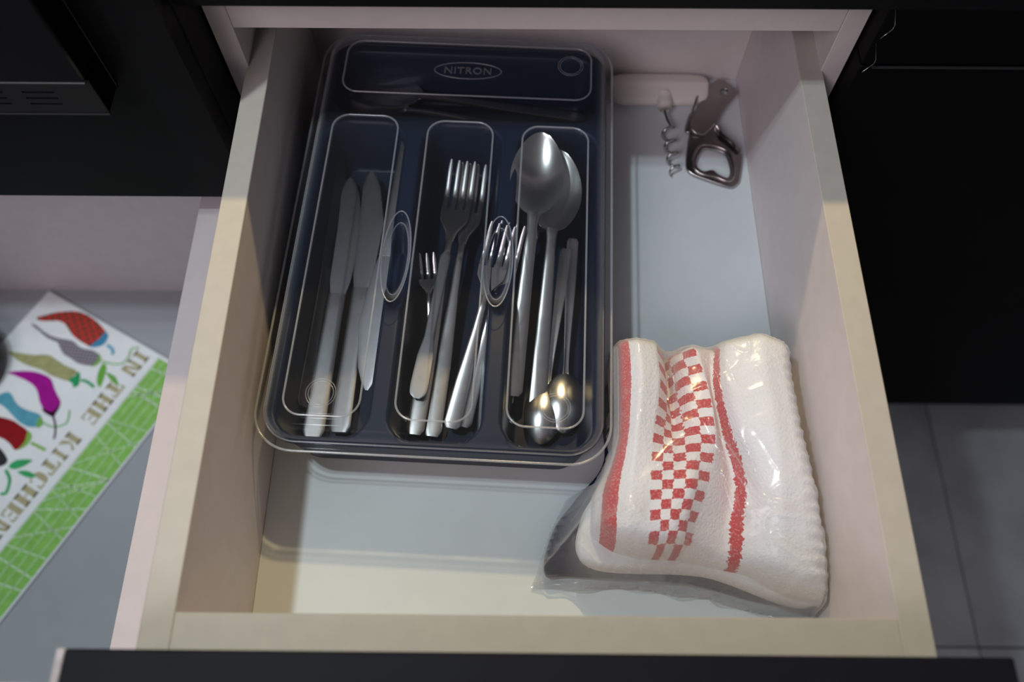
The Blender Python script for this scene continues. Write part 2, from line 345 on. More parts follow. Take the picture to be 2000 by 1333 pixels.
# a rim lip round the tray
tube('rim_lip', [(u, v, -0.0735-lz) for u, v in rrect(RC[0], RC[1], hx+0.0008, hy+0.0008, 0.0262, 10)], 0.0018, M['navy'], tray, 8, True)

lid = thing('tray_lid', 'clear plastic lid with raised panels and brand lettering, lying on the navy tray', 'lid', (*tw_(0, 0)[:2], -0.0715), TA)
NU, NV = 236, 360
us = np.linspace(-RH[0], RH[0], NU)+RC[0]; vs = np.linspace(-RH[1], RH[1], NV)+RC[1]; UU, VV = np.meshgrid(us, vs, indexing='ij')
CU, CV = clamp_rr(UU, VV, RC[0], RC[1], RH[0], RH[1], 0.030)
d = -sd_rr(CU, CV, RC[0], RC[1], RH[0], RH[1], 0.030)
ISL = [(-0.0808, 0.1520, 0.0268, 0.1305, 0.0135), (-0.0030, 0.1507, 0.0265, 0.1290, 0.0135), (0.0740, 0.1495, 0.0265, 0.1285, 0.0135), (-0.0020, 0.3350, 0.1040, 0.0280, 0.0135)]
OVS = [(-0.0425, 0.1520, 0.0105, 0.0395), (0.0345, 0.1515, 0.0110, 0.0390)]
Z = -0.0700 + 0.0015*np.sqrt(np.clip(d/0.0018, 0, 1)) + 0.0125*np.sqrt(np.clip(1-(1-np.clip((d-0.0065)/0.010, 0, 1))**2, 0, 1)) - 0.0005
for (cx, cy, ax, ay, r) in ISL: Z += 0.0014*sstep(-sd_rr(CU, CV, cx, cy, ax, ay, r)/0.0016+0.5)
for (cx, cy, ax, ay) in OVS: Z -= 0.0050*sstep((1-np.hypot((CU-cx)/ax, (CV-cy)/ay))*3.2)
V = np.stack([CU, CV, Z-lid.location.z], -1).reshape(-1, 3)
bm = bmesh.new(); me0 = mesh('t', V, grid_faces(NU, NV)); bm.from_mesh(me0); bmesh.ops.remove_doubles(bm, verts=bm.verts[:], dist=1e-5); bmesh.ops.dissolve_degenerate(bm, edges=bm.edges[:], dist=1e-6)
ls = obj('lid_shell', bm_mesh('lid_shell', bm, True), M['lid'], lid)
if sum(p.normal.z for p in ls.data.polygons[:200]) < 0: ls.data.flip_normals()
sm = ls.modifiers.new('thickness', 'SOLIDIFY'); sm.thickness = 0.0011; sm.offset = -1
ztop = -0.0565-lid.location.z
for (cx, cy, ax, ay, r) in ISL:
    o = tube('panel_edge_glint', [(u, v, ztop+0.0010) for u, v in rrect(cx, cy, ax, ay, r, 10)], 0.00072, M['lidedge'], lid, 8, True)  # added pale tube, paints the bright line along the panel step
for (cx, cy, ax, ay) in OVS:
    for s, zz, mm in ((1.0, -0.0002, 'lidedge'), (0.80, -0.0045, 'lidmark')):
        tube('dimple_edge_glint', [(cx+ax*s*math.cos(2*PI*k/48), cy+ay*s*math.sin(2*PI*k/48), ztop+zz) for k in range(48)], 0.00055, M[mm], lid, 6, True)  # pale tubes painting the bright outlines of the dimples
tube('rim_edge', [(u, v, -0.0700-lid.location.z) for u, v in rrect(RC[0], RC[1], RH[0], RH[1], 0.030, 12)], 0.0009, M['lidedge'], lid, 8, True)
tube('rim_step', [(u, v, -0.0682-lid.location.z) for u, v in rrect(RC[0], RC[1], RH[0]-0.0062, RH[1]-0.0062, 0.025, 12)], 0.0006, M['lidmark'], lid, 6, True)
for (cx, cy) in ((-0.0818, 0.0380), (0.0810, 0.0355), (0.0845, 0.3430)):     # moulding gate rings
    for rr in (0.0105, 0.0088): tube('moulded_ring', [(cx+rr*math.cos(2*PI*k/36), cy+rr*math.sin(2*PI*k/36), ztop+0.0016) for k in range(36)], 0.00035, M['lidmark'], lid, 6, True)
tube('logo_oval', [(-0.0018+0.0282*math.cos(2*PI*k/60), 0.3332+0.0088*math.sin(2*PI*k/60), ztop+0.0018) for k in range(60)], 0.00062, M['lidmark'], lid, 6, True)
fc = bpy.data.curves.new('t', 'FONT'); fc.body = 'NITRON'; fc.size = 0.0098; fc.align_x = 'CENTER'; fc.align_y = 'CENTER'; fc.extrude = 0.0003; fc.bevel_depth = 0.00012; fc.space_character = 1.12
lt = conv('lettering', fc, M['lidmark'], lid, (-0.0018, 0.3330, ztop+0.0018)); lt['label'] = 'embossed brand lettering inside an oval'

# ---------------------------------------------------------------- cutlery
def interp(x, xs, ys): return np.interp(x, xs, ys)
def strip(name, ss, wf, zf, th, m, parent, cup=None, n=9, xoff=None):
    """solid strip along +Y: width wf(s), height zf(s), thickness th(s), optional cross curvature cup(s) (edge lift)"""
    V = []; N = len(ss); bb = np.sin(np.linspace(-1, 1, n)*PI/2)
    for side in (1, -1):
        for s in ss:
            w = wf(s)/2; c = cup(s) if cup else 0.0; t = th(s)
            for b in bb:
                crown = t*0.5*(1-0.30*abs(b)**8)
                V.append(((xoff(s) if xoff else 0)+w*b, s, zf(s)+c*b*b + (crown if side > 0 else -crown)))
    F = grid_faces(N, n, 0, True) + grid_faces(N, n, N*n, False); o = N*n
    for i in range(N-1):
        F.append((i*n, (i+1)*n, o+(i+1)*n, o+i*n)); F.append(((i+1)*n+n-1, i*n+n-1, o+i*n+n-1, o+(i+1)*n+n-1))
    for j in range(n-1):
        F.append((j+1, j, o+j, o+j+1)); e = (N-1)*n; F.append((e+j, e+j+1, o+e+j+1, o+e+j))
    bm = bmesh.new(); me = mesh('t', V, F); bm.from_mesh(me); me = bm_mesh(name, bm, True); me.set_sharp_from_angle(angle=math.radians(38))
    return obj(name, me, m, parent)
def endround(s, L, w, r=None):                        # half-width profile factor for rounded ends
    r = r or w/2; return math.sqrt(max(0.02, 1-((r-min(s, r))/r)**2))
def make_spoon(name, label, L, bl, bw, hw, nw, depth, m, group):
    t = thing(name, label, 'spoon', group=group); hl = L-bl
    ss = np.linspace(0, hl+0.003, 40)
    wf = lambda s: interp(s, [0, hl*0.35, hl*0.8, hl*0.95, hl+0.003], [hw, hw*0.9, nw*1.15, nw, nw*1.25])*(0.55+0.45*endround(s, L, hw, 0.003))
    zf = lambda s: interp(s, [0, hl*0.5, hl*0.85, hl, L], [0.002, 0.0045, 0.0085, 0.0085, 0.004])
    strip('handle', ss, wf, zf, lambda s: interp(s, [0, hl*0.8, hl], [0.0018, 0.0026, 0.0022]), m, t, cup=lambda s: -0.0006)
    ss = hl + bl*(0.5-0.5*np.cos(np.linspace(0.0, PI, 34)))
    def wb(s):
        a = (s-hl)/bl; return max(nw*0.9 if a < 0.25 else 0.0004, bw*(max(0.0, math.sin(PI*min(1, max(0, a))**0.92))**0.52))
    sh = lambda s: max(0.0, math.sin(PI*min(1, max(0, (s-hl)/bl))))**0.8
    zb = lambda s: interp(s, [hl, hl+bl*0.5, L], [0.0085, 0.0075, 0.0085]) - depth*sh(s)
    strip('bowl', ss, wb, zb, lambda s: 0.0013, m, t, cup=lambda s: depth*sh(s)*0.95, n=17)
    return t
def make_fork(name, label, L, hw, nw, tw2, tl, m, group, ntine=4):
    t = thing(name, label, 'fork', group=group); head = tl*1.75; hl = L-head
    zc = lambda s: interp(s, [0, hl*0.5, hl*0.92, hl+head*0.25, hl+head*0.6, L], [0.002, 0.0045, 0.0100, 0.0065, 0.0035, 0.0135])
    ss = np.linspace(0, hl+0.002, 36)
    wf = lambda s: interp(s, [0, hl*0.35, hl*0.75, hl*0.95, hl+0.002], [hw, hw*0.9, nw*1.2, nw, nw])*(0.6+0.4*endround(s, L, hw, 0.0025))
    strip('handle', ss, wf, zc, lambda s: interp(s, [0, hl], [0.0018, 0.0028]), m, t, cup=lambda s: -0.0005)
    ss = np.linspace(hl, L-tl, 16)
    wr = lambda s: interp(s, [hl, hl+head*0.12, hl+head*0.28, L-tl], [nw, nw*1.5, tw2*0.93, tw2])
    strip('head', ss, wr, zc, lambda s: 0.0021, m, t, cup=lambda s: 0.0012*(s-hl)/(L-tl-hl))
    ts_ = np.linspace(L-tl-0.0006, L, 12); p = tw2/(ntine-0.35)
    for k in range(ntine):
        x = (k-(ntine-1)/2)*p
        strip('tine', ts_, lambda s: interp(s, [L-tl, L-0.004, L], [p*0.66, p*0.50, p*0.26]), lambda s, x=x: zc(s)+0.0010*(2*x/tw2)**2, lambda s: interp(s, [L-tl, L], [0.0020, 0.0013]), m, t, n=5, xoff=lambda s, x=x: x)
    return t
def make_knife(name, label, L, hw, m, group):
    t = thing(name, label, 'knife', group=group); hl = L*0.52
    strip('handle', np.linspace(0, hl, 26), lambda s: interp(s, [0, hl*0.5, hl], [hw, hw*0.86, hw*0.78])*(0.65+0.35*endround(s, L, hw, 0.004)), lambda s: 0.003, lambda s: interp(s, [0, hl*0.9, hl], [0.0045, 0.0050, 0.0040]), m, t)
    strip('blade', np.linspace(hl-0.001, L, 34), lambda s: interp(s, [hl, hl+0.012, L*0.78, L*0.93, L*0.98, L], [hw*0.72, hw*0.98, hw*1.22, hw*0.9, hw*0.5, hw*0.14]), lambda s: 0.003, lambda s: 0.0014, m, t, n=7, xoff=lambda s: interp(s, [hl, L*0.78, L], [0, 0.0008, -hw*0.38]))
    return t
def lay(o, a, b, roll=0.0):
    """lay a piece with its handle end at a=(u,v,z) and pointing at b"""
    A = tw_(*a); B = tw_(*b); y = (B-A).normalized(); x = y.cross(Vector((0, 0, 1))).normalized(); z = x.cross(y)
    Mx = Matrix(((x.x, y.x, z.x), (x.y, y.y, z.y), (x.z, y.z, z.z))) @ Matrix.Rotation(roll, 3, 'Y')
    o.matrix_world = Matrix.Translation(A) @ Mx.to_4x4(); return o
st, sb = M['steel'], M['steelmatt']
G = 'stainless cutlery in the navy tray'
s1 = make_spoon('tablespoon', 'tablespoon lying topmost in the right compartment, shiny bowl fully visible', 0.221, 0.074, 0.0440, 0.0135, 0.0080, 0.0085, st, G)
lay(s1, (0.0505, 0.0640, -0.1120), (0.0625, 0.2790, -0.0735), 0.05)
s2 = copy_thing(s1, 'tablespoon peeking out right of and beneath the topmost tablespoon'); lay(s2, (0.0690, 0.0560, -0.1200), (0.0770, 0.2690, -0.0870), 0.05)
s3 = copy_thing(s1, 'tablespoon lowest of the nested ones, square handle end showing at its left'); lay(s3, (0.0435, 0.0590, -0.1215), (0.0680, 0.2690, -0.1000), 0.0)
ta = make_spoon('teaspoon', 'teaspoon with its bowl toward the drawer front, under the moulded ring', 0.168, 0.050, 0.0310, 0.0098, 0.0042, 0.0055, st, G)
lay(ta, (0.0875, 0.1965, -0.1080), (0.0720, 0.0270, -0.1120), PI)
tb = copy_thing(ta, 'teaspoon rightmost in the tray, bowl toward the front beside the compartment wall'); lay(tb, (0.0930, 0.2065, -0.1080), (0.0905, 0.0400, -0.1110), PI-0.1)
f1 = make_fork('dinner_fork', 'dinner fork uppermost in the middle compartment, tines toward the back', 0.241, 0.0138, 0.0062, 0.0245, 0.044, st, G)
lay(f1, (-0.0225, 0.0300, -0.1150), (-0.0030, 0.2660, -0.1080))
f2 = copy_thing(f1, 'dinner fork nested under the uppermost one, shifted right'); lay(f2, (-0.0095, 0.0305, -0.1190), (0.0060, 0.2665, -0.1130))
m1 = make_fork('dessert_fork', 'smaller fork leaning over the right partition, tines under the right finger dimple', 0.164, 0.0132, 0.0056, 0.0225, 0.034, st, G)
lay(m1, (0.0050, 0.0367, -0.1150), (0.0355, 0.1955, -0.0830), 0.10)
m2 = copy_thing(m1, 'smaller fork nested right behind the one leaning on the partition'); lay(m2, (0.0130, 0.0400, -0.1195), (0.0430, 0.1975, -0.0865), 0.10)
sf = make_fork('cake_fork', 'small three-tined fork left of the dinner forks in the middle compartment', 0.112, 0.0085, 0.0040, 0.0155, 0.020, st, G, 3)
lay(sf, (-0.0130, 0.0720, -0.1235), (-0.0268, 0.1830, -0.1165))
sp = thing('butter_spreader', 'slim steel spreader with round ends lying across the fork handles', 'spreader', group=G)
L_ = 0.127
strip('handle', np.linspace(0.050, L_, 26), lambda s: interp(s, [0.05, L_*0.75, L_], [0.0078, 0.0082, 0.0090])*(0.35+0.65*endround(L_-s, L_, 0.009, 0.0045)), lambda s: 0.003, lambda s: 0.0022, sb, sp)
strip('blade', np.linspace(0, 0.051, 26), lambda s: interp(s, [0, 0.012, 0.035, 0.05], [0.0130, 0.0138, 0.0125, 0.0079])*(0.25+0.75*endround(s, L_, 0.013, 0.0068)), lambda s: 0.003, lambda s: 0.0016, sb, sp)
lay(sp, (-0.0222, 0.0560, -0.1075), (-0.0103, 0.1827, -0.1030))
k1 = make_knife('table_knife', 'table knife second from the left wall of the tray, broad handle end at front', 0.236, 0.0172, sb, G)
lay(k1, (-0.1005, 0.0260, -0.1235), (-0.0960, 0.2615, -0.1180), 0.05)
k2 = copy_thing(k1, 'table knife lying in the left compartment right of the broad one, bolster line visible'); lay(k2, (-0.0800, 0.0305, -0.1220), (-0.0772, 0.2460, -0.1130), -0.1)
k3 = copy_thing(k1, 'table knife reversed, handle over the left partition and blade tip toward the front'); lay(k3, (-0.0460, 0.2950, -0.0860), (-0.0655, 0.0760, -0.1060), 0.1)
k0 = copy_thing(k1, 'table knife standing on edge along the left wall of the tray'); lay(k0, (-0.1130, 0.0480, -0.1170), (-0.1125, 0.2700, -0.1140), 1.1)
t1 = copy_thing(s1, 'tablespoon lying crosswise in the rear compartment, bowl at the left end'); lay(t1, (0.0900, 0.3150, -0.1120), (-0.1130, 0.3260, -0.1040), 0.55)
t2 = copy_thing(s1, 'tablespoon lying crosswise in the rear compartment, behind the other one'); lay(t2, (0.1000, 0.3400, -0.1180), (-0.0600, 0.3480, -0.1130), 0.20)

# ================================================================ CORKSCREW AND OPENER
ck = thing('corkscrew', 'white plastic T-handle corkscrew with a steel spiral, in the rear corner', 'corkscrew', (0.125, 0.4935, HB))
bm = bmesh.new()
prof = [(-0.0162, 0.003), (-0.0162, 0.0085), (-0.0145, 0.0120), (-0.0010, 0.0162), (0.0010, 0.0172), (0.0030, 0.0172), (0.0150, 0.0142), (0.0165, 0.0115), (0.0165, 0.003), (0.012, 0.0002), (-0.012, 0.0002)]
rings = []
for x, s in [(-0.0465, 0.45), (-0.0455, 0.68), (-0.0425, 0.85), (-0.036, 0.97), (-0.025, 1.0), (0.025, 1.0), (0.036, 0.97), (0.0425, 0.85), (0.0455, 0.68), (0.0465, 0.45)]:
    rings.append([bm.verts.new((x-0.0030, y*s + 0.002*(1-s), 0.0075+(z-0.0075)*(0.6+0.4*s))) for y, z in prof])
for a, b in zip(rings, rings[1:]):
    for k in range(len(prof)): bm.faces.new([a[k], a[(k+1) % len(prof)], b[(k+1) % len(prof)], b[k]])
bm.faces.new(rings[0]); bm.faces.new(rings[-1][::-1])
hd = obj('handle', bm_mesh('handle', bm, True), M['whiteplastic'], ck)
bv = hd.modifiers.new('soft', 'SUBSURF'); bv.levels = 1; bv.render_levels = 1
tube('collar', [(0.001, -0.008, 0.0105), (0.001, -0.0165, 0.0100), (0.001, -0.0225, 0.0095), (0.0008, -0.0262, 0.0095)], 0.005, M['whiteplastic'], ck, 14, radii=[0.0066, 0.0072, 0.0066, 0.0040])
pts = [(0.0008, -0.022, 0.0095), (0.0010, -0.028, 0.0085), (0.0030, -0.0355, 0.0075), (0.0058, -0.0425, 0.0068)]
A0 = Vector((0.0025, -0.045, 0.0062)); A1 = Vector((0.0058, -0.0965, 0.0055))
for k in range(0, 73):
    t = k/72; a = 2*PI*3.6*t + 0.35; c = A0.lerp(A1, t); rr = 0.0056*(1-0.2*t)
    pts.append((c.x+rr*math.cos(a), c.y, c.z+rr*math.sin(a)*0.95))
tube('spiral', pts, 0.0012, M['wire'], ck, 8, radii=[0.0014]*(len(pts)-8)+[0.0014*(1-i/12) for i in range(8)])
op = thing('bottle_opener', 'flat dark steel bottle opener with a hanging hole, against the right drawer wall', 'opener', (0.165, 0.44, HB+0.0024))
def zw(pts): return [(0.1657+(x-1160)*0.0000960*1.0, 0.4400-(y-800)*0.000136) for x, y in pts]
outl = [(1230, 310), (1295, 325), (1390, 395), (1375, 440), (1280, 540), (1215, 640), (1198, 720), (1240, 780), (1330, 850), (1410, 910), (1425, 960), (1398, 1120), (1372, 1162), (1310, 1185), (1100, 1140), (960, 1100), (908, 1040), (928, 850), (940, 775), (900, 750), (940, 625), (1000, 580), (1090, 450), (1170, 345)]
hole = [(1080, 890), (1200, 900), (1280, 930), (1318, 1010), (1325, 1080), (1290, 1125), (1200, 1100), (1150, 1070), (1070, 1085), (1005, 1055), (990, 1000), (1030, 930)]
def loc_(pts): return [(x-0.165, y-0.44) for x, y in zw(pts)]
so = [tuple(p) for p in smoothpath(loc_(outl), 4, True)]; sh_ = [tuple(p) for p in smoothpath(loc_(hole), 4, True)]
ch = loc_([(1277, 412)])[0]; cir = [(ch[0]+0.0046*math.cos(2*PI*k/20), ch[1]+0.0046*math.sin(2*PI*k/20)) for k in range(20)]
flat_curve('opener_plate', [so, sh_, cir], 0.0007, 0.0009, M['chrome'], op)
tube('raised_rim', [(x, y, 0.0016) for x, y in smoothpath(loc_([(1075, 868), (1205, 878), (1300, 915), (1345, 1000), (1350, 1095), (1305, 1150), (1190, 1122), (1060, 1105), (985, 1070), (965, 1000), (1010, 910)]), 4, True)], 0.0016, M['chrome'], op, 8, True)
tube('bent_blade', [(x, y, z) for (x, y), z in zip(loc_([(1170, 700), (1060, 800), (985, 790), (925, 745), (955, 620), (1010, 480)]), (0.002, 0.0035, 0.0045, 0.005, 0.0055, 0.0050))], 0.0011, M['chrome'], op, 8)
tube('wall_flange', [(x, y, z) for (x, y), z in zip(loc_([(1200, 720), (1235, 790), (1330, 855), (1405, 915)]), (0.003, 0.0045, 0.0045, 0.0030))], 0.0022, M['chrome'], op, 8)

op.rotation_euler = (math.radians(2.6), 0, math.radians(-4)); op.location.z = HB+0.0052; op.location.x += 0.003; op.location.y -= 0.001

# ================================================================ BAGGED TOWELS
YS = np.array([0.216, 0.190, 0.171, 0.150, 0.128, 0.110, 0.092, 0.068, 0.045, 0.015])[::-1]
def row(*a): return np.array(a, float)[::-1]
COLS = [  # s, x(y), z(y)      y:  .216   .190   .171   .150   .128   .110   .092   .068   .045   .015
 (0.00, row(0.0605, 0.060, 0.0595, 0.059, 0.058, 0.052, 0.0425, 0.040, 0.041, 0.044), row(*[-0.112]*10)),
 (0.05, row(0.0615, 0.061, 0.0605, 0.060, 0.059, 0.0535, 0.044, 0.0415, 0.043, 0.046), row(-0.092, -0.088, -0.088, -0.088, -0.088, -0.088, -0.088, -0.090, -0.098, -0.105)),
 (0.14, row(0.0660, 0.0655, 0.0650, 0.0640, 0.0625, 0.0575, 0.052, 0.049, 0.0515, 0.056), row(-0.075, -0.073, -0.073, -0.073, -0.073, -0.073, -0.073, -0.074, -0.082, -0.098)),
 (0.26, row(0.076, 0.0765, 0.077, 0.075, 0.0715, 0.069, 0.0655, 0.063, 0.064, 0.066), row(-0.068, -0.062, -0.061, -0.061, -0.062, -0.063, -0.063, -0.065, -0.074, -0.092)),
 (0.38, row(0.0900, 0.0910, 0.0915, 0.0885, 0.0837, 0.081, 0.079, 0.0775, 0.0764, 0.077), row(-0.072, -0.067, -0.066, -0.067, -0.067, -0.066, -0.065, -0.066, -0.074, -0.092)),
 (0.43, row(0.0965, 0.0990, 0.1000, 0.0975, 0.092, 0.0895, 0.087, 0.0845, 0.0825, 0.083), row(-0.086, -0.088, -0.088, -0.084, -0.075, -0.068, -0.064, -0.064, -0.073, -0.092)),
 (0.50, row(0.1000, 0.1020, 0.1040, 0.1040, 0.102, 0.100, 0.0975, 0.0925, 0.090, 0.090), row(-0.100, -0.108, -0.108, -0.098, -0.080, -0.068, -0.061, -0.062, -0.073, -0.092)),
 (0.55, row(0.1055, 0.1085, 0.1110, 0.1130, 0.113, 0.1095, 0.107, 0.100, 0.0965, 0.096), row(-0.084, -0.083, -0.081, -0.076, -0.070, -0.064, -0.060, -0.064, -0.075, -0.092)),
 (0.62, row(0.1154, 0.1205, 0.1250, 0.1275, 0.128, 0.1240, 0.1185, 0.1085, 0.1035, 0.103), row(-0.073, -0.071, -0.070, -0.070, -0.070, -0.071, -0.070, -0.073, -0.080, -0.094)),
 (0.70, row(0.1390, 0.1335, 0.1310, 0.1330, 0.1365, 0.142, 0.142, 0.1345, 0.132, 0.132), row(-0.082, -0.082, -0.082, -0.084, -0.088, -0.092, -0.094, -0.092, -0.090, -0.097)),
 (0.74, row(0.1435, 0.1385, 0.1365, 0.1390, 0.1435, 0.150, 0.152, 0.1500, 0.147, 0.146), row(-0.066, -0.061, -0.060, -0.060, -0.061, -0.064, -0.069, -0.076, -0.080, -0.092)),
 (0.84, row(0.1680, 0.164, 0.1630, 0.164, 0.1650, 0.165, 0.165, 0.163, 0.162, 0.162), row(-0.059, -0.055, -0.054, -0.054, -0.054, -0.056, -0.058, -0.064, -0.072, -0.086)),
 (0.94, row(0.1850, 0.180, 0.1780, 0.179, 0.1800, 0.181, 0.182, 0.182, 0.182, 0.181), row(-0.064, -0.059, -0.058, -0.058, -0.058, -0.059, -0.061, -0.065, -0.072, -0.084)),
 (0.98, row(0.1920, 0.187, 0.1850, 0.186, 0.1870, 0.1895, 0.192, 0.194, 0.195, 0.195), row(-0.074, -0.068, -0.066, -0.066, -0.066, -0.067, -0.068, -0.071, -0.077, -0.088)),
 (1.00, row(0.1930, 0.188, 0.1865, 0.1875, 0.1885, 0.1910, 0.1932, 0.195, 0.196, 0.196), row(*[-0.096]*10))]
CS = np.array([c[0] for c in COLS])
NS, NT = 130, 120
ssv = np.linspace(0, 1, NS)
fs = np.linspace(0, 1, NT)
def front_y(s): return np.interp(s, [0, 0.1, 0.2, 0.35, 0.6, 0.72, 0.9, 1], [0.066, 0.060, 0.053, 0.049, 0.048, 0.040, 0.024, 0.019])
def back_y(s): return np.interp(s, [0, 0.15, 0.38, 0.5, 0.62, 0.72, 0.84, 0.95, 1], [0.206, 0.210, 0.208, 0.200, 0.206, 0.206, 0.212, 0.206, 0.200])
def smooth1(a, k):
    for _ in range(k): a = np.concatenate([a[:1], 0.25*a[:-2]+0.5*a[1:-1]+0.25*a[2:], a[-1:]])
    return a
TX = np.zeros((NS, NT)); TY = np.zeros((NS, NT)); TZ = np.zeros((NS, NT))
for j, t in enumerate(fs):
    yb, yf = back_y(ssv), front_y(ssv); TY[:, j] = yb+(yf-yb)*t
XC = np.stack([c[1] for c in COLS]); ZC = np.stack([c[2] for c in COLS])
for i, s in enumerate(ssv):
    k = min(np.searchsorted(CS, s, side='right')-1, len(CS)-2); w = (s-CS[k])/(CS[k+1]-CS[k])
    xr = XC[k]*(1-w)+XC[k+1]*w; zr = ZC[k]*(1-w)+ZC[k+1]*w
    TX[i] = smooth1(np.interp(TY[i], YS, xr), 14); TZ[i] = smooth1(np.interp(TY[i], YS, zr), 14)
for j in range(NT): TZ[:, j] = smooth1(TZ[:, j], 3)
end = np.minimum(1, np.minimum(fs, 1-fs)/0.085); TZ = -0.108 + (TZ+0.108)*np.sqrt(np.clip(1-(1-end)**2, 0, 1))[None, :]

hemm = np.clip((ssv-0.93)/0.03, 0, 1)[:, None]; TZ += hemm*0.0013*np.sin(TY*2*PI/0.0085)*end[None, :]
tw1 = thing('checked_towel', 'white terry towel with red stripes and red checks, folded inside the clear bag', 'towel', (0.12, 0.11, -0.105))
V = np.stack([TX-0.12, TY-0.11, TZ+0.105], -1).reshape(-1, 3); V2 = np.stack([TX-0.12, TY-0.11, np.full(TX.shape, -0.1115+0.105)], -1).reshape(-1, 3)
F = grid_faces(NS, NT, 0, True); o_ = NS*NT
rg = [i*NT for i in range(NS)] + [(NS-1)*NT+j for j in range(1, NT)] + [i*NT+NT-1 for i in range(NS-2, -1, -1)] + [j for j in range(NT-2, 0, -1)]
F += [(rg[k], rg[(k+1) % len(rg)], o_+rg[(k+1) % len(rg)], o_+rg[k]) for k in range(len(rg))] + grid_faces(NS, NT, o_, False)
me = mesh('terry_cloth', np.concatenate([V, V2]), F, True)
uv = me.uv_layers.new(name='cloth'); S2 = np.tile(np.repeat(ssv, NT), 2); T2 = np.tile(np.tile(fs, NS), 2)
yy = TY.reshape(-1); yy = np.concatenate([yy, yy])
li = np.empty(len(me.loops), int); me.loops.foreach_get('vertex_index', li)
uv.data.foreach_set('uv', np.stack([S2[li], yy[li]], -1).astype(np.float32).ravel())
def towel_mat():
    m = bpy.data.materials.new('checked_terry'); m.use_nodes = True; nt = m.node_tree; L = nt.links; b = nt.nodes['Principled BSDF']
    b.inputs['Roughness'].default_value = 0.95; b.inputs['Specular IOR Level'].default_value = 0.1; b.inputs['Sheen Weight'].default_value = 0.25
    uvn = nt.nodes.new('ShaderNodeUVMap'); uvn.uv_map = 'cloth'; sx = nt.nodes.new('ShaderNodeSeparateXYZ'); L.new(uvn.outputs[0], sx.inputs[0])
    tc = nt.nodes.new('ShaderNodeTexCoord'); nz = nt.nodes.new('ShaderNodeTexNoise'); nz.inputs['Scale'].default_value = 420; nz.inputs['Detail'].default_value = 2; L.new(tc.outputs['Object'], nz.inputs['Vector'])
    def mth(op, a, c=None):
        n = nt.nodes.new('ShaderNodeMath'); n.operation = op
        for k, x in enumerate((a, c)):
            if x is None: continue
            if isinstance(x, (int, float)): n.inputs[k].default_value = x
            else: L.new(x, n.inputs[k])
        return n.outputs[0]
    jit = mth('MULTIPLY', mth('SUBTRACT', nz.outputs['Fac'], 0.5), 0.020)
    s = mth('ADD', sx.outputs[0], jit); y = mth('ADD', sx.outputs[1], mth('MULTIPLY', jit, 0.10))
    def band(c, hw_): return mth('LESS_THAN', mth('ABSOLUTE', mth('SUBTRACT', s, c)), hw_)
    st1, st2 = band(0.150, 0.046), band(0.712, 0.0100)
    inck = band(0.50, 0.120)
    cu_ = mth('FLOOR', mth('MULTIPLY', mth('SUBTRACT', s, 0.38), 5/0.24)); cv_ = mth('FLOOR', mth('DIVIDE', y, 0.0068))
    par = mth('MODULO', mth('ADD', mth('ADD', cu_, cv_), 40.0), 2.0); ck_ = mth('MULTIPLY', inck, mth('LESS_THAN', par, 0.5))
    red = mth('MINIMUM', 1.0, mth('ADD', mth('ADD', st1, st2), ck_))
    mix = nt.nodes.new('ShaderNodeMix'); mix.data_type = 'RGBA'; L.new(red, mix.inputs[0])
    mix.inputs[6].default_value = (0.86, 0.885, 0.93, 1); mix.inputs[7].default_value = (0.56, 0.035, 0.042, 1)
    wv = nt.nodes.new('ShaderNodeTexNoise'); wv.inputs['Scale'].default_value = 700; wv.inputs['Detail'].default_value = 1; L.new(tc.outputs['Object'], wv.inputs['Vector'])
    mix2 = nt.nodes.new('ShaderNodeMix'); mix2.data_type = 'RGBA'; L.new(mth('MULTIPLY', mth('GREATER_THAN', wv.outputs['Fac'], 0.58), 0.28), mix2.inputs[0]); L.new(mix.outputs[2], mix2.inputs[6]); mix2.inputs[7].default_value = (0.80, 0.60, 0.60, 1)
    mix3 = nt.nodes.new('ShaderNodeMix'); mix3.data_type = 'RGBA'; L.new(red, mix3.inputs[0]); L.new(mix.outputs[2], mix3.inputs[6]); L.new(mix2.outputs[2], mix3.inputs[7]); L.new(mix3.outputs[2], b.inputs['Base Color'])
    bn = nt.nodes.new('ShaderNodeTexNoise'); bn.inputs['Scale'].default_value = 480; bn.inputs['Detail'].default_value = 3; L.new(tc.outputs['Object'], bn.inputs['Vector'])
    bp = nt.nodes.new('ShaderNodeBump'); bp.inputs['Strength'].default_value = 0.6; bp.inputs['Distance'].default_value = 0.0018; L.new(bn.outputs['Fac'], bp.inputs['Height']); L.new(bp.outputs['Normal'], b.inputs['Normal'])
    return m
M['towel'] = towel_mat()
M['terry'] = mat('plain_white_terry', (0.84, 0.87, 0.91), 0.95, bump=(330, 0.55, 0.0018), spec=0.1, var=0.02, vscale=80)
obj('terry_cloth', me, M['towel'], tw1)
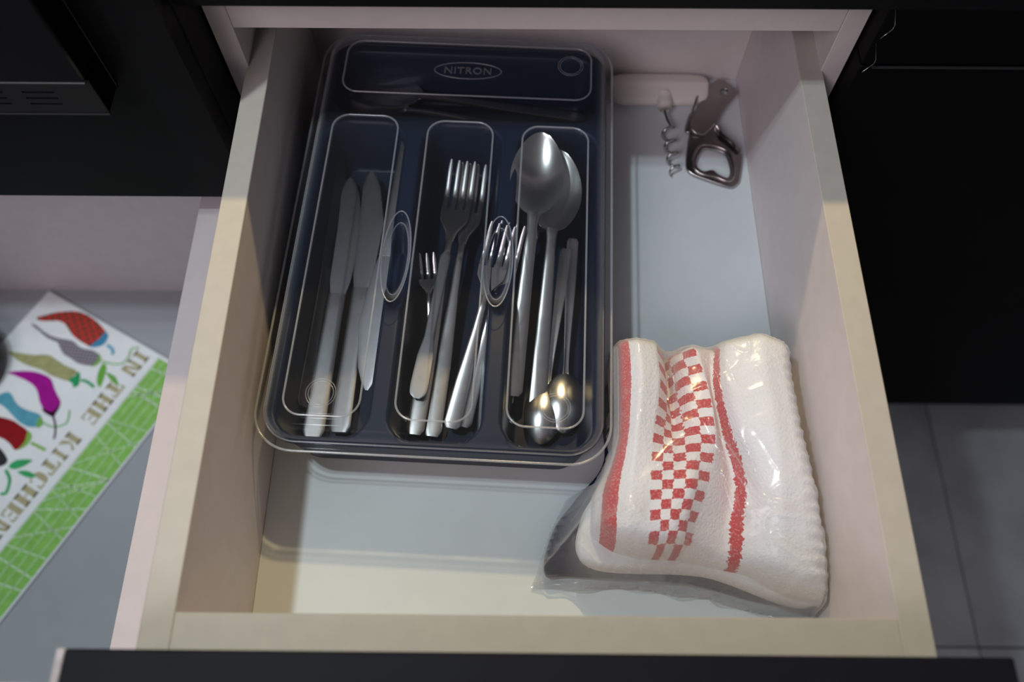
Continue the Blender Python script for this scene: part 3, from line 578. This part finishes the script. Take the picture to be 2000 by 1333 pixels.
# plain towel beneath, and a navy cloth at the bottom of the bag
def slab(name, poly, z0, z1, r, m, cen, wob=0.0):
    """soft folded cloth: rounded slab with an outline polygon"""
    P_ = smoothpath(poly, 10, True); cx = sum(p[0] for p in P_)/len(P_); cy = sum(p[1] for p in P_)/len(P_); V = []; n = len(P_); lv = []
    prof = [(z0, 0.25), (z0, 0.985)] + [(z0+r+(z1-z0-2*r)*0 - r*math.cos(a), 1-0.02*(1-math.sin(a))) for a in np.linspace(0.3, PI/2, 4)] + [(z1-r+r*math.sin(a), 1-0.03*(1-math.cos(a))*1.6) for a in np.linspace(0.0, PI/2, 6)] + [(z1+0.0006, 0.85), (z1+0.0004, 0.6), (z1, 0.25)]
    for z, s in prof:
        for k, p in enumerate(P_):
            w = wob*math.sin(k*2*PI*5/len(P_)+z*300); V.append((cx+(p[0]-cx)*(s+w)-cen[0], cy+(p[1]-cy)*(s+w)-cen[1], z-cen[2]))
    F = grid_faces(len(prof), n, wrap=True) + [tuple(range(n)), tuple((len(prof)-1)*n+k for k in range(n))[::-1]]
    bm = bmesh.new(); q = mesh('t', V, F); bm.from_mesh(q); return bm_mesh(name, bm, True)
tw2 = thing('plain_towel', 'plain white terry towel folded beneath the checked one in the bag', 'towel', (0.12, 0.11, -0.125))
obj('terry_cloth', slab('terry_cloth', [(0.064, 0.205), (0.12, 0.206), (0.193, 0.204), (0.1980, 0.11), (0.1975, 0.022), (0.12, 0.040), (0.040, 0.046), (0.036, 0.080), (0.061, 0.124)], -0.1245, -0.1040, 0.009, None, (0.12, 0.11, -0.125), 0.004), M['terry'], tw2)
nv = thing('navy_cloth', 'dark navy cloth at the bottom of the bag, showing at its left corner', 'cloth', (0.10, 0.10, -0.138))
obj('folded_cloth', slab('folded_cloth', [(0.060, 0.190), (0.12, 0.195), (0.190, 0.190), (0.1945, 0.10), (0.190, 0.026), (0.11, 0.0375), (0.030, 0.0420), (0.0095, 0.0435), (0.017, 0.075), (0.034, 0.098), (0.056, 0.128)], -0.1380, -0.1255, 0.005, None, (0.10, 0.10, -0.138), 0.004), M['navycloth'], nv)

# the bag: a film relaxed over what it holds
GN = 2.0e-3; X0, X1, Y0, Y1 = -0.004, 0.2005, 0.006, 0.224
nx, ny = int((X1-X0)/GN)+1, int((Y1-Y0)/GN)+1
H = np.full((nx, ny), -0.1375)
def splat(x, y, z):
    ix = np.clip(np.round((x-X0)/GN).astype(int), 0, nx-1); iy = np.clip(np.round((y-Y0)/GN).astype(int), 0, ny-1); np.maximum.at(H, (ix.ravel(), iy.ravel()), z.ravel())
splat(TX, TY, TZ)
for o in (tw2, nv):
    c = np.array([v.co[:] for v in o.children[0].data.vertices]) + np.array(o.location); 
    # fill the slab tops
    zt = c[:, 2].max(); ring_ = c[np.abs(c[:, 2]-zt) < 0.002][:, :2]; m_ = ring_.mean(0)
    for q in np.linspace(0, 1, 60): p = m_+(ring_-m_)*q; splat(p[:, 0], p[:, 1], np.full(len(p), zt))
    splat(c[:, 0], c[:, 1], c[:, 2])
OUT = [(0.0600, 0.2170), (0.090, 0.2160), (0.100, 0.2120), (0.115, 0.2150), (0.15, 0.2180), (0.1990, 0.2120), (0.1994, 0.150), (0.1994, 0.070), (0.1993, 0.0085), (0.182, 0.0105), (0.165, 0.0175), (0.140, 0.0230), (0.125, 0.0285), (0.105, 0.0290), (0.085, 0.0330), (0.060, 0.0350), (0.035, 0.0335), (0.000, 0.0340), (0.006, 0.050), (0.014, 0.073), (0.026, 0.098), (0.046, 0.108), (0.0565, 0.125), (0.0590, 0.165)]
op_ = np.array(OUT)
xs = X0+np.arange(nx)*GN; ysg = Y0+np.arange(ny)*GN; GX, GY = np.meshgrid(xs, ysg, indexing='ij')
ins = np.zeros((nx, ny), bool); dist = np.full((nx, ny), 9.0)
for k in range(len(op_)):
    a, b = op_[k], op_[(k+1) % len(op_)]
    c = ((a[1] > GY) != (b[1] > GY)) & (GX < (b[0]-a[0])*(GY-a[1])/(b[1]-a[1]+1e-12)+a[0]); ins ^= c
    ab = b-a; t = np.clip(((GX-a[0])*ab[0]+(GY-a[1])*ab[1])/(ab@ab), 0, 1); dist = np.minimum(dist, np.hypot(GX-a[0]-t*ab[0], GY-a[1]-t*ab[1]))
Zb = np.maximum(H, -0.1365).copy(); zedge = -0.1362; floorH = np.where(ins, H+0.0014, zedge)
Zb[:] = np.where(ins, -0.10, zedge)
for it in range(500):
    A = Zb.copy(); A[1:-1, 1:-1] = 0.25*(Zb[2:, 1:-1]+Zb[:-2, 1:-1]+Zb[1:-1, 2:]+Zb[1:-1, :-2])
    Zb = np.where(ins, np.maximum(A, floorH), zedge)
def vnoise(x, y, f, seed):
    r = np.random.RandomState(seed); g = r.rand(64, 64); x = x*f; y = y*f; xi = np.floor(x).astype(int); yi = np.floor(y).astype(int); u = sstep(x-xi); v = sstep(y-yi)
    q = lambda a, b: g[a % 64, b % 64]
    return (q(xi, yi)*(1-u)+q(xi+1, yi)*u)*(1-v) + (q(xi, yi+1)*(1-u)+q(xi+1, yi+1)*u)*v
# refine to 1 mm and crinkle
def up2(a):
    b = np.repeat(np.repeat(a, 2, 0), 2, 1).astype(float)[:-1, :-1]; b[1::2, ::2] = 0.5*(a[:-1]+a[1:]); b[:, 1::2] = 0.5*(b[:, 0:-1:2]+b[:, 2::2]); return b
Zf = up2(Zb); D2 = up2(dist*np.where(ins, 1, -1)); XF, YF = np.meshgrid(X0+np.arange(Zf.shape[0])*GN/2, Y0+np.arange(Zf.shape[1])*GN/2, indexing='ij')
wrk = np.zeros(Zf.shape)
for f, amp, sd, ang_ in ((26, 0.0034, 1, 0.6), (30, 0.0026, 9, -0.7), (60, 0.0012, 2, -1.1), (95, 0.0007, 3, 0.3)):
    wx = XF+0.004*(vnoise(XF, YF, 45, sd+20)-0.5); xr = wx*math.cos(ang_)+YF*math.sin(ang_); yr = (-wx*math.sin(ang_)+YF*math.cos(ang_))*0.35
    nn = vnoise(xr, yr, f, sd); wrk += amp*(1-np.abs(2*nn-1))**9*vnoise(XF, YF, 18, sd+40)*1.6
for (x0_, y0_, x1_, y1_, am) in ((0.121, 0.135, 0.150, 0.082, 0.0045), (0.150, 0.082, 0.176, 0.074, 0.003), (0.128, 0.100, 0.139, 0.070, 0.003), (0.101, 0.190, 0.098, 0.140, 0.003), (0.070, 0.075, 0.020, 0.060, 0.003), (0.045, 0.085, 0.008, 0.045, 0.003), (0.160, 0.060, 0.185, 0.045, 0.003), (0.105, 0.125, 0.085, 0.105, 0.003), (0.090, 0.060, 0.120, 0.052, 0.003)):
    dx_, dy_ = x1_-x0_, y1_-y0_; t_ = np.clip(((XF-x0_)*dx_+(YF-y0_)*dy_)/(dx_*dx_+dy_*dy_), 0, 1); dd = np.hypot(XF-x0_-t_*dx_, YF-y0_-t_*dy_)
    wrk += 1.5*am*np.exp(-dd/0.0020)*(1-0.6*np.abs(2*t_-1))
Zf = Zf + wrk*np.clip(D2/0.006, 0, 1)
# a wavy, lifted mouth along the front edge
mouth = np.clip(1-(YF-0.008-0.028*np.clip((0.2-XF)/0.2, 0, 1))/0.020, 0, 1)*(D2 > -0.002)
Zf = Zf + mouth*(0.0034+0.0046*np.sin(XF*150+2.5*np.sin(XF*60)))*np.clip(D2/0.0015+0.9, 0, 1)*np.clip((XF-0.02)/0.03, 0, 1)
keep = D2 > -0.0007
idx = -np.ones(Zf.shape, int); ii = np.argwhere(keep); idx[keep] = np.arange(len(ii))
BO = (0.10, 0.11, HB)
V = np.stack([XF[keep]-BO[0], YF[keep]-BO[1], np.maximum(Zf[keep], -0.1385)-BO[2]], -1); F = []
a, b, c, d = idx[:-1, :-1], idx[1:, :-1], idx[1:, 1:], idx[:-1, 1:]; ok = (a >= 0) & (b >= 0) & (c >= 0) & (d >= 0)
F = np.stack([a[ok], b[ok], c[ok], d[ok]], -1).tolist()
bag = thing('plastic_bag', 'crinkled clear plastic bag around the folded towels in the drawer', 'bag', BO)
obj('upper_film', mesh('upper_film', V, F, True), M['bag'], bag)
obj('lower_film', mesh('lower_film', [(p[0]-BO[0], p[1]-BO[1], 0.0006) for p in OUT], [tuple(range(len(OUT)))[::-1]]), M['bag'], bag)
# torn seal along the mouth
sp_ = [p for p in OUT if p[1] < 0.036][::1]; sp_ = smoothpath([(p[0]-BO[0], p[1]-BO[1], 0.0042+0.0018*math.sin(i*1.9)) for i, p in enumerate(sp_)], 8)
V = []
for i, p in enumerate(sp_):
    V += [(p[0], p[1]+0.0045+0.002*math.sin(i*0.31), p[2]+0.0022*math.sin(i*0.43)+0.001*math.sin(i*1.1)), (p[0], p[1]+0.0014+0.0012*math.sin(i*0.37+1), p[2]+0.0016*math.sin(i*0.71)+0.0018), (p[0], p[1]-0.0016-0.0012*math.sin(i*0.53), max(0.0008, p[2]-0.0026+0.0012*math.sin(i*0.61)))]
obj('sealed_edge', mesh('sealed_edge', V, grid_faces(len(sp_), 3), True), M['bag'], bag)

# ================================================================ CUTTING BOARD IN THE PAN DRAWER
E1 = np.array([-0.4848, -0.8746]); E2 = np.array([-0.8746, 0.4848]); CN = np.array([-0.4512, 0.3599]); ZB = -0.4950
cbx = thing('cutting_board', 'glass cutting board printed with peppers, lying askew in the deep drawer', 'cutting board', (CN[0], CN[1], -0.4999))
def bw(p): q = E1*p[0]+E2*p[1]; return (q[0], q[1])
def print_(name, poly, color, lift, label=None, sub=True, mtl=None):
    key = 'print_%s' % (color,) if mtl is None else None
    m = mtl or M.setdefault(key, mat('print_ink', color, 0.35, spec=0.3, var=0.12, vscale=130))
    V = [(*bw(p), ZB+0.4999+lift) for p in poly]; bm = bmesh.new(); vs_ = [bm.verts.new(v) for v in V]; f = bm.faces.new(vs_); bmesh.ops.triangulate(bm, faces=[f])
    for f in bm.faces:
        f.normal_update()
        if f.normal.z < 0: f.normal_flip()
    me = bpy.data.meshes.new(name); bm.to_mesh(me); bm.free(); o = obj(name, me, m, cbx)
    if label: o['label'] = label
    return o
M['glassboard'] = mat('white_backed_glass', (0.82, 0.86, 0.88), 0.2, spec=0.5, var=0.02, vscale=30)
corners = [(-0.001, -0.0305), (-0.001, 0.2185), (0.372, 0.2185), (0.372, -0.0305)]
bl = [bw(p) for p in corners]; bm = bmesh.new()
lo_ = [bm.verts.new((*p, 0.0)) for p in bl]; hi_ = [bm.verts.new((*p, 0.0049)) for p in bl]
bm.faces.new(lo_); bm.faces.new(hi_[::-1])
for k in range(4): bm.faces.new([lo_[k], hi_[k], hi_[(k+1) % 4], lo_[(k+1) % 4]])
bmesh.ops.bevel(bm, geom=bm.edges[:], offset=0.0012, segments=2, affect='EDGES')
obj('glass_slab', bm_mesh('glass_slab', bm), M['glassboard'], cbx)
L0 = 0.0002
print_('green_band', [(0.004, -0.0285), (0.004, 0.0235), (0.370, 0.0235), (0.370, -0.0285)], (0.24, 0.52, 0.11), L0)
rb = random.Random(5)
wl = (0.52, 0.70, 0.48)
for k in range(15):                                            # pale scratched grid lines on the band
    e = 0.012+k*0.025+rb.uniform(-0.006, 0.006); sl = rb.uniform(-0.014, 0.014); w = rb.uniform(0.0006, 0.0014)
    print_('band_line', [(e-w, -0.0285), (e+w, -0.0285), (e+sl+w, 0.0235), (e+sl-w, 0.0235)], wl, L0*2)
for e2, w in ((-0.0180, 0.0006), (-0.006, 0.0005), (0.0050, 0.0007), (0.0150, 0.0004)):
    print_('band_line', [(0.004, e2-w), (0.37, e2-w*0.6), (0.37, e2+w), (0.004, e2+w)], wl, L0*2)
for k in range(6):
    e = rb.uniform(0.0, 0.33); a = rb.uniform(0.03, 0.07); w = 0.0009
    print_('band_line', [(e, -0.0285), (e+w*2.5, -0.0285), (e+a+w*2.5, 0.0235), (e+a, 0.0235)], wl, L0*2)
print_('border_strip', [(0.002, 0.0255), (0.002, 0.0240), (0.370, 0.0240), (0.370, 0.0255)], (0.50, 0.60, 0.50), L0)
POL = {
'red':[(0.0382,0.2036),(0.0293,0.1958),(0.0195,0.1864),(0.0069,0.1681),(0.0022,0.1518),(0.0028,0.1332),(0.0065,0.1164),(0.0106,0.1082),(0.0235,0.108),(0.0343,0.1118),(0.0357,0.1218),(0.0351,0.138),(0.032,0.1499),(0.0267,0.1638),(0.0273,0.1746),(0.0333,0.1852),(0.0388,0.1961)],
'redcap':[(0.0092,0.1095),(0.0119,0.1027),(0.0231,0.0995),(0.0317,0.1052),(0.0354,0.113),(0.0252,0.111),(0.0161,0.1101)],
'grey':[(0.0481,0.2035),(0.0468,0.1955),(0.0489,0.1798),(0.0479,0.1625),(0.0433,0.1486),(0.0404,0.1377),(0.0425,0.1224),(0.0376,0.1044),(0.0397,0.0948),(0.0484,0.0915),(0.0561,0.0946),(0.061,0.1101),(0.0604,0.124),(0.0604,0.1352),(0.0559,0.1461),(0.0519,0.1543),(0.0535,0.1687),(0.0515,0.1843),(0.05,0.1971)],
'greycap':[(0.0381,0.0995),(0.0394,0.0906),(0.0477,0.0866),(0.0541,0.0897),(0.0556,0.095),(0.047,0.0928)],
'leaf1':[(0.0452,0.0822),(0.046,0.076),(0.0534,0.0706),(0.0719,0.063),(0.0698,0.0703),(0.0629,0.0764),(0.0529,0.0809)],
'leaf2':[(0.053,0.0699),(0.0518,0.0567),(0.0567,0.0471),(0.0601,0.0441),(0.0584,0.0575)],
'olive':[(0.0936,0.2014),(0.0874,0.1867),(0.0803,0.1685),(0.0711,0.1523),(0.071,0.1389),(0.0714,0.1229),(0.0702,0.104),(0.0782,0.1034),(0.0858,0.1041),(0.0894,0.1196),(0.091,0.1315),(0.0912,0.1448),(0.0956,0.1675),(0.096,0.1831)],
'olivecap':[(0.07,0.1019),(0.0723,0.0966),(0.0795,0.0912),(0.0844,0.0889),(0.0898,0.0929),(0.0864,0.0959),(0.0845,0.1054),(0.0773,0.1019)],
'mag':[(0.1154,0.1802),(0.1066,0.1684),(0.0994,0.1549),(0.0953,0.1409),(0.0949,0.1257),(0.1033,0.1113),(0.1089,0.0995),(0.1123,0.0931),(0.1203,0.0912),(0.1275,0.0933),(0.1294,0.1002),(0.1292,0.1069),(0.1246,0.1167),(0.1166,0.1276),(0.1124,0.1382),(0.1119,0.152),(0.1138,0.1682)],
'magtip':[(0.1123,0.0931),(0.1191,0.089),(0.1264,0.0877),(0.1319,0.087),(0.1332,0.0945),(0.1325,0.1039),(0.1292,0.1069),(0.1263,0.0965),(0.1198,0.0938)],
'blue':[(0.1488,0.1702),(0.1362,0.1623),(0.1356,0.154),(0.1415,0.1394),(0.1417,0.1237),(0.1383,0.1071),(0.1405,0.0986),(0.1498,0.0942),(0.1569,0.1049),(0.158,0.1191),(0.1551,0.1351),(0.1522,0.1512),(0.1527,0.1663)],
'bluecap':[(0.1408,0.1027),(0.1422,0.0947),(0.1482,0.0913),(0.1527,0.0958)],
'dred':[(0.1698,0.154),(0.1611,0.1316),(0.1606,0.1167),(0.1615,0.1027),(0.1668,0.0966),(0.1772,0.0943),(0.1875,0.0973),(0.1851,0.1083),(0.1841,0.1202),(0.185,0.1391)],
'dredcap':[(0.1617,0.1014),(0.1632,0.0935),(0.1707,0.0897),(0.1789,0.0905),(0.1853,0.0951),(0.1739,0.0953)],
'leaf3':[(0.2067,0.0899),(0.1966,0.0873),(0.1886,0.0752),(0.1878,0.0699),(0.1993,0.0749),(0.2068,0.0824)],
'leaf4':[(0.2062,0.0756),(0.2001,0.0668),(0.1991,0.0518),(0.2055,0.0592),(0.2072,0.0698)],
'black':[(0.1964,0.1298),(0.1952,0.1159),(0.1987,0.1026),(0.2034,0.0956),(0.2112,0.0979),(0.2161,0.1104)]}
STEM = {'redstem':[(0.0228,0.0953),(0.0232,0.0883),(0.026,0.0819),(0.0302,0.08)],'greystem':[(0.0441,0.0876),(0.0401,0.0713),(0.0328,0.0601),(0.0219,0.0597),(0.0112,0.0634),(0.0047,0.0557)],
'olivestem':[(0.0773,0.0909),(0.075,0.0832),(0.0761,0.0697)],'magstem':[(0.1319,0.087),(0.1385,0.0776),(0.1462,0.0705),(0.1534,0.066)],'bluestem':[(0.1442,0.0929),(0.1424,0.0794),(0.1347,0.0692),(0.1269,0.0677),(0.1152,0.0751)],
'dredstem':[(0.1711,0.0871),(0.1701,0.0751),(0.1693,0.0651)],'gstem':[(0.212,0.0897),(0.2174,0.0784),(0.2247,0.0725),(0.2333,0.069),(0.2371,0.0739)]}
def checker_print(name, c1, c2, sc, ang):
    m = mat(name, c1, 0.35, spec=0.3); nt = m.node_tree; b = nt.nodes['Principled BSDF']; tc = nt.nodes.new('ShaderNodeTexCoord'); mp = nt.nodes.new('ShaderNodeMapping'); mp.inputs['Rotation'].default_value = (0, 0, ang)
    mp.inputs['Location'].default_value = (0, 0, 0.31)
    ch_ = nt.nodes.new('ShaderNodeTexChecker'); ch_.inputs['Scale'].default_value = sc; ch_.inputs[1].default_value = (*c1, 1); ch_.inputs[2].default_value = (*c2, 1)
    nt.links.new(tc.outputs['Object'], mp.inputs[0]); nt.links.new(mp.outputs[0], ch_.inputs[0]); nt.links.new(ch_.outputs[0], b.inputs['Base Color']); return m
redp = checker_print('red_checked_print', (0.60, 0.035, 0.030), (0.16, 0.06, 0.04), 170, 0.3); greyp = checker_print('grey_speckled_print', (0.32, 0.30, 0.34), (0.12, 0.11, 0.14), 330, 0.9)
PC = {'red': redp, 'redcap': (0.05, 0.26, 0.45), 'grey': greyp, 'greycap': (0.20, 0.42, 0.09), 'leaf1': (0.15, 0.42, 0.06), 'leaf2': (0.15, 0.42, 0.06), 'olive': (0.36, 0.37, 0.17), 'olivecap': (0.02, 0.33, 0.12),
      'mag': (0.36, 0.008, 0.28), 'magtip': (0.035, 0.004, 0.02), 'blue': (0.10, 0.35, 0.47), 'bluecap': (0.18, 0.42, 0.09), 'dred': (0.27, 0.008, 0.012), 'dredcap': (0.23, 0.45, 0.08), 'leaf3': (0.04, 0.38, 0.13), 'leaf4': (0.04, 0.38, 0.13), 'black': (0.03, 0.03, 0.035)}
PN = {'red': 'pepper_print', 'grey': 'pepper_print', 'olive': 'pepper_print', 'mag': 'pepper_print', 'blue': 'pepper_print', 'dred': 'pepper_print', 'black': 'pepper_print', 'magtip': 'pepper_tip_print'}
PLB = {'red': 'red checked pepper print', 'grey': 'grey speckled pepper print', 'olive': 'olive green pepper print', 'mag': 'magenta pepper print', 'blue': 'light blue pepper print', 'dred': 'dark red pepper print', 'black': 'black pepper print'}
for i, (k, poly) in enumerate(POL.items()):
    nm = PN.get(k, 'leaf_print' if 'leaf' in k else 'pepper_cap_print'); c = PC[k]
    sm_ = [tuple(p) for p in smoothpath(poly, 3, True)]
    print_(nm, sm_, c if isinstance(c, tuple) else None, L0*(2+(i % 3)), PLB.get(k), mtl=None if isinstance(c, tuple) else c)
SC = {'redstem': (0.10, 0.40, 0.55), 'greystem': (0.30, 0.52, 0.22), 'olivestem': (0.03, 0.36, 0.14), 'magstem': (0.04, 0.02, 0.03), 'bluestem': (0.25, 0.50, 0.25), 'dredstem': (0.25, 0.48, 0.10), 'gstem': (0.04, 0.38, 0.13)}
for k, pl in STEM.items():
    q = smoothpath(pl, 5); w = 0.0018 if k in ('redstem', 'olivestem', 'dredstem', 'gstem') else 0.0011; Lp, Rp = [], []
    for i in range(len(q)):
        t = q[min(i+1, len(q)-1)]-q[max(i-1, 0)]; t = t/np.linalg.norm(t); nrm = np.array([-t[1], t[0]]); Lp.append(tuple(q[i]+nrm*w)); Rp.append(tuple(q[i]-nrm*w))
    V = [(*bw(p), ZB+0.4999+L0*5) for p in Lp+Rp]; n_ = len(Lp); me = mesh('pepper_stem_print', V, [(i, i+1, n_+i+1, n_+i) for i in range(n_-1)])
    if me.polygons[0].normal.z < 0: me.flip_normals()
    obj('pepper_stem_print', me, M.setdefault('print_%s' % (SC[k],), mat('print_ink', SC[k], 0.35, spec=0.3)), cbx)
# stencil slab lettering IN THE KITCHEN, reading from the back corner down to the front-left
GL = {'I': [(0.30, 0, 0.70, 1), (0.12, 0, 0.88, 0.10), (0.12, 0.90, 0.88, 1)],
      'N': [(0.05, 0, 0.28, 1), (0.72, 0, 0.95, 1), (0.0, 0, 0.33, 0.10), (0.0, 0.90, 0.30, 1), (0.62, 0.90, 1.0, 1), ((0.22, 1.0), (0.42, 1.0), (0.78, 0.0), (0.58, 0.0))],
      'T': [(0.32, 0, 0.68, 0.80), (0.18, 0, 0.82, 0.10), (0.0, 0.86, 1.0, 1), (0.0, 0.66, 0.12, 0.86), (0.88, 0.66, 1.0, 0.86)],
      'H': [(0.06, 0, 0.38, 1), (0.62, 0, 0.94, 1), (0, 0, 0.44, 0.10), (0, 0.90, 0.44, 1), (0.56, 0, 1, 0.10), (0.56, 0.90, 1, 1), (0.42, 0.45, 0.58, 0.56)],
      'E': [(0.06, 0, 0.42, 1), (0.48, 0.88, 0.92, 1), (0.48, 0.44, 0.80, 0.56), (0.48, 0, 0.95, 0.12), (0.84, 0.70, 0.92, 0.88), (0.86, 0.12, 0.95, 0.32), (0, 0, 0.06, 0.1), (0, 0.9, 0.06, 1)],
      'K': [(0.06, 0, 0.40, 1), (0, 0, 0.46, 0.10), (0, 0.90, 0.46, 1), ((0.46, 0.50), (0.58, 0.56), (0.90, 1.0), (0.70, 1.0)), ((0.46, 0.48), (0.62, 0.54), (1.0, 0.0), (0.66, 0.0))],
      'C': [((0.0, 0.5), (0.05, 0.80), (0.22, 0.97), (0.44, 1.0), (0.44, 0.0), (0.22, 0.03), (0.05, 0.20)), (0.50, 0.88, 0.80, 1), (0.80, 0.66, 0.92, 1.0), (0.50, 0, 0.80, 0.12), (0.78, 0.10, 0.92, 0.26)]}
tan = M['print_tan'] = mat('tan_print_ink', (0.42, 0.38, 0.23), 0.4, spec=0.3, var=0.1, vscale=200)
def letter(ch_, p0, wd, e_lo=0.0355, e_hi=0.0565):
    V, F = [], []
    for g in GL[ch_]:
        pts_ = [(g[0], g[1]), (g[2], g[1]), (g[2], g[3]), (g[0], g[3])] if not isinstance(g[0], tuple) else list(g)
        b0 = len(V)
        for (x, y) in pts_: V.append((*bw((p0+x*wd, e_hi-y*(e_hi-e_lo))), ZB+0.4999+L0*1.5))
        F.append(tuple(range(b0, b0+len(pts_))))
    me = mesh('letter', V, F)
    for p in me.polygons:
        if p.normal.z < 0: p.flip()
    obj('letter', me, tan, cbx)
for ch_, p0, wd in (('I', 0.0060, 0.0150), ('N', 0.0225, 0.0190), ('T', 0.0560, 0.0185), ('H', 0.0765, 0.0200), ('E', 0.0985, 0.0185), ('K', 0.1360, 0.0205), ('I', 0.1580, 0.0130), ('T', 0.1725, 0.0180), ('C', 0.1925, 0.0180), ('H', 0.2120, 0.0230), ('E', 0.2370, 0.0200), ('N', 0.2590, 0.0200)):
    letter(ch_, p0, wd)
# black pan handle just inside the frame at the far left
ph = thing('frying_pan', 'black frying pan lying on the far end of the cutting board, mostly out of view', 'pan', (-0.722, 0.348, -0.4944))
prof = [(0.0, 0.001), (0.050, 0.001), (0.056, 0.010), (0.060, 0.034), (0.0585, 0.034), (0.0545, 0.011), (0.049, 0.0035), (0.0, 0.0035)]
nseg = 40; V = [(r*math.cos(2*PI*k/nseg), r*math.sin(2*PI*k/nseg), z) for r, z in prof for k in range(nseg)]
bm = bmesh.new(); q = mesh('t', V, grid_faces(len(prof), nseg, wrap=True)); bm.from_mesh(q); bmesh.ops.remove_doubles(bm, verts=bm.verts[:], dist=1e-6)
obj('pan_bowl', bm_mesh('pan_bowl', bm, True), M['ovenmetal'], ph)
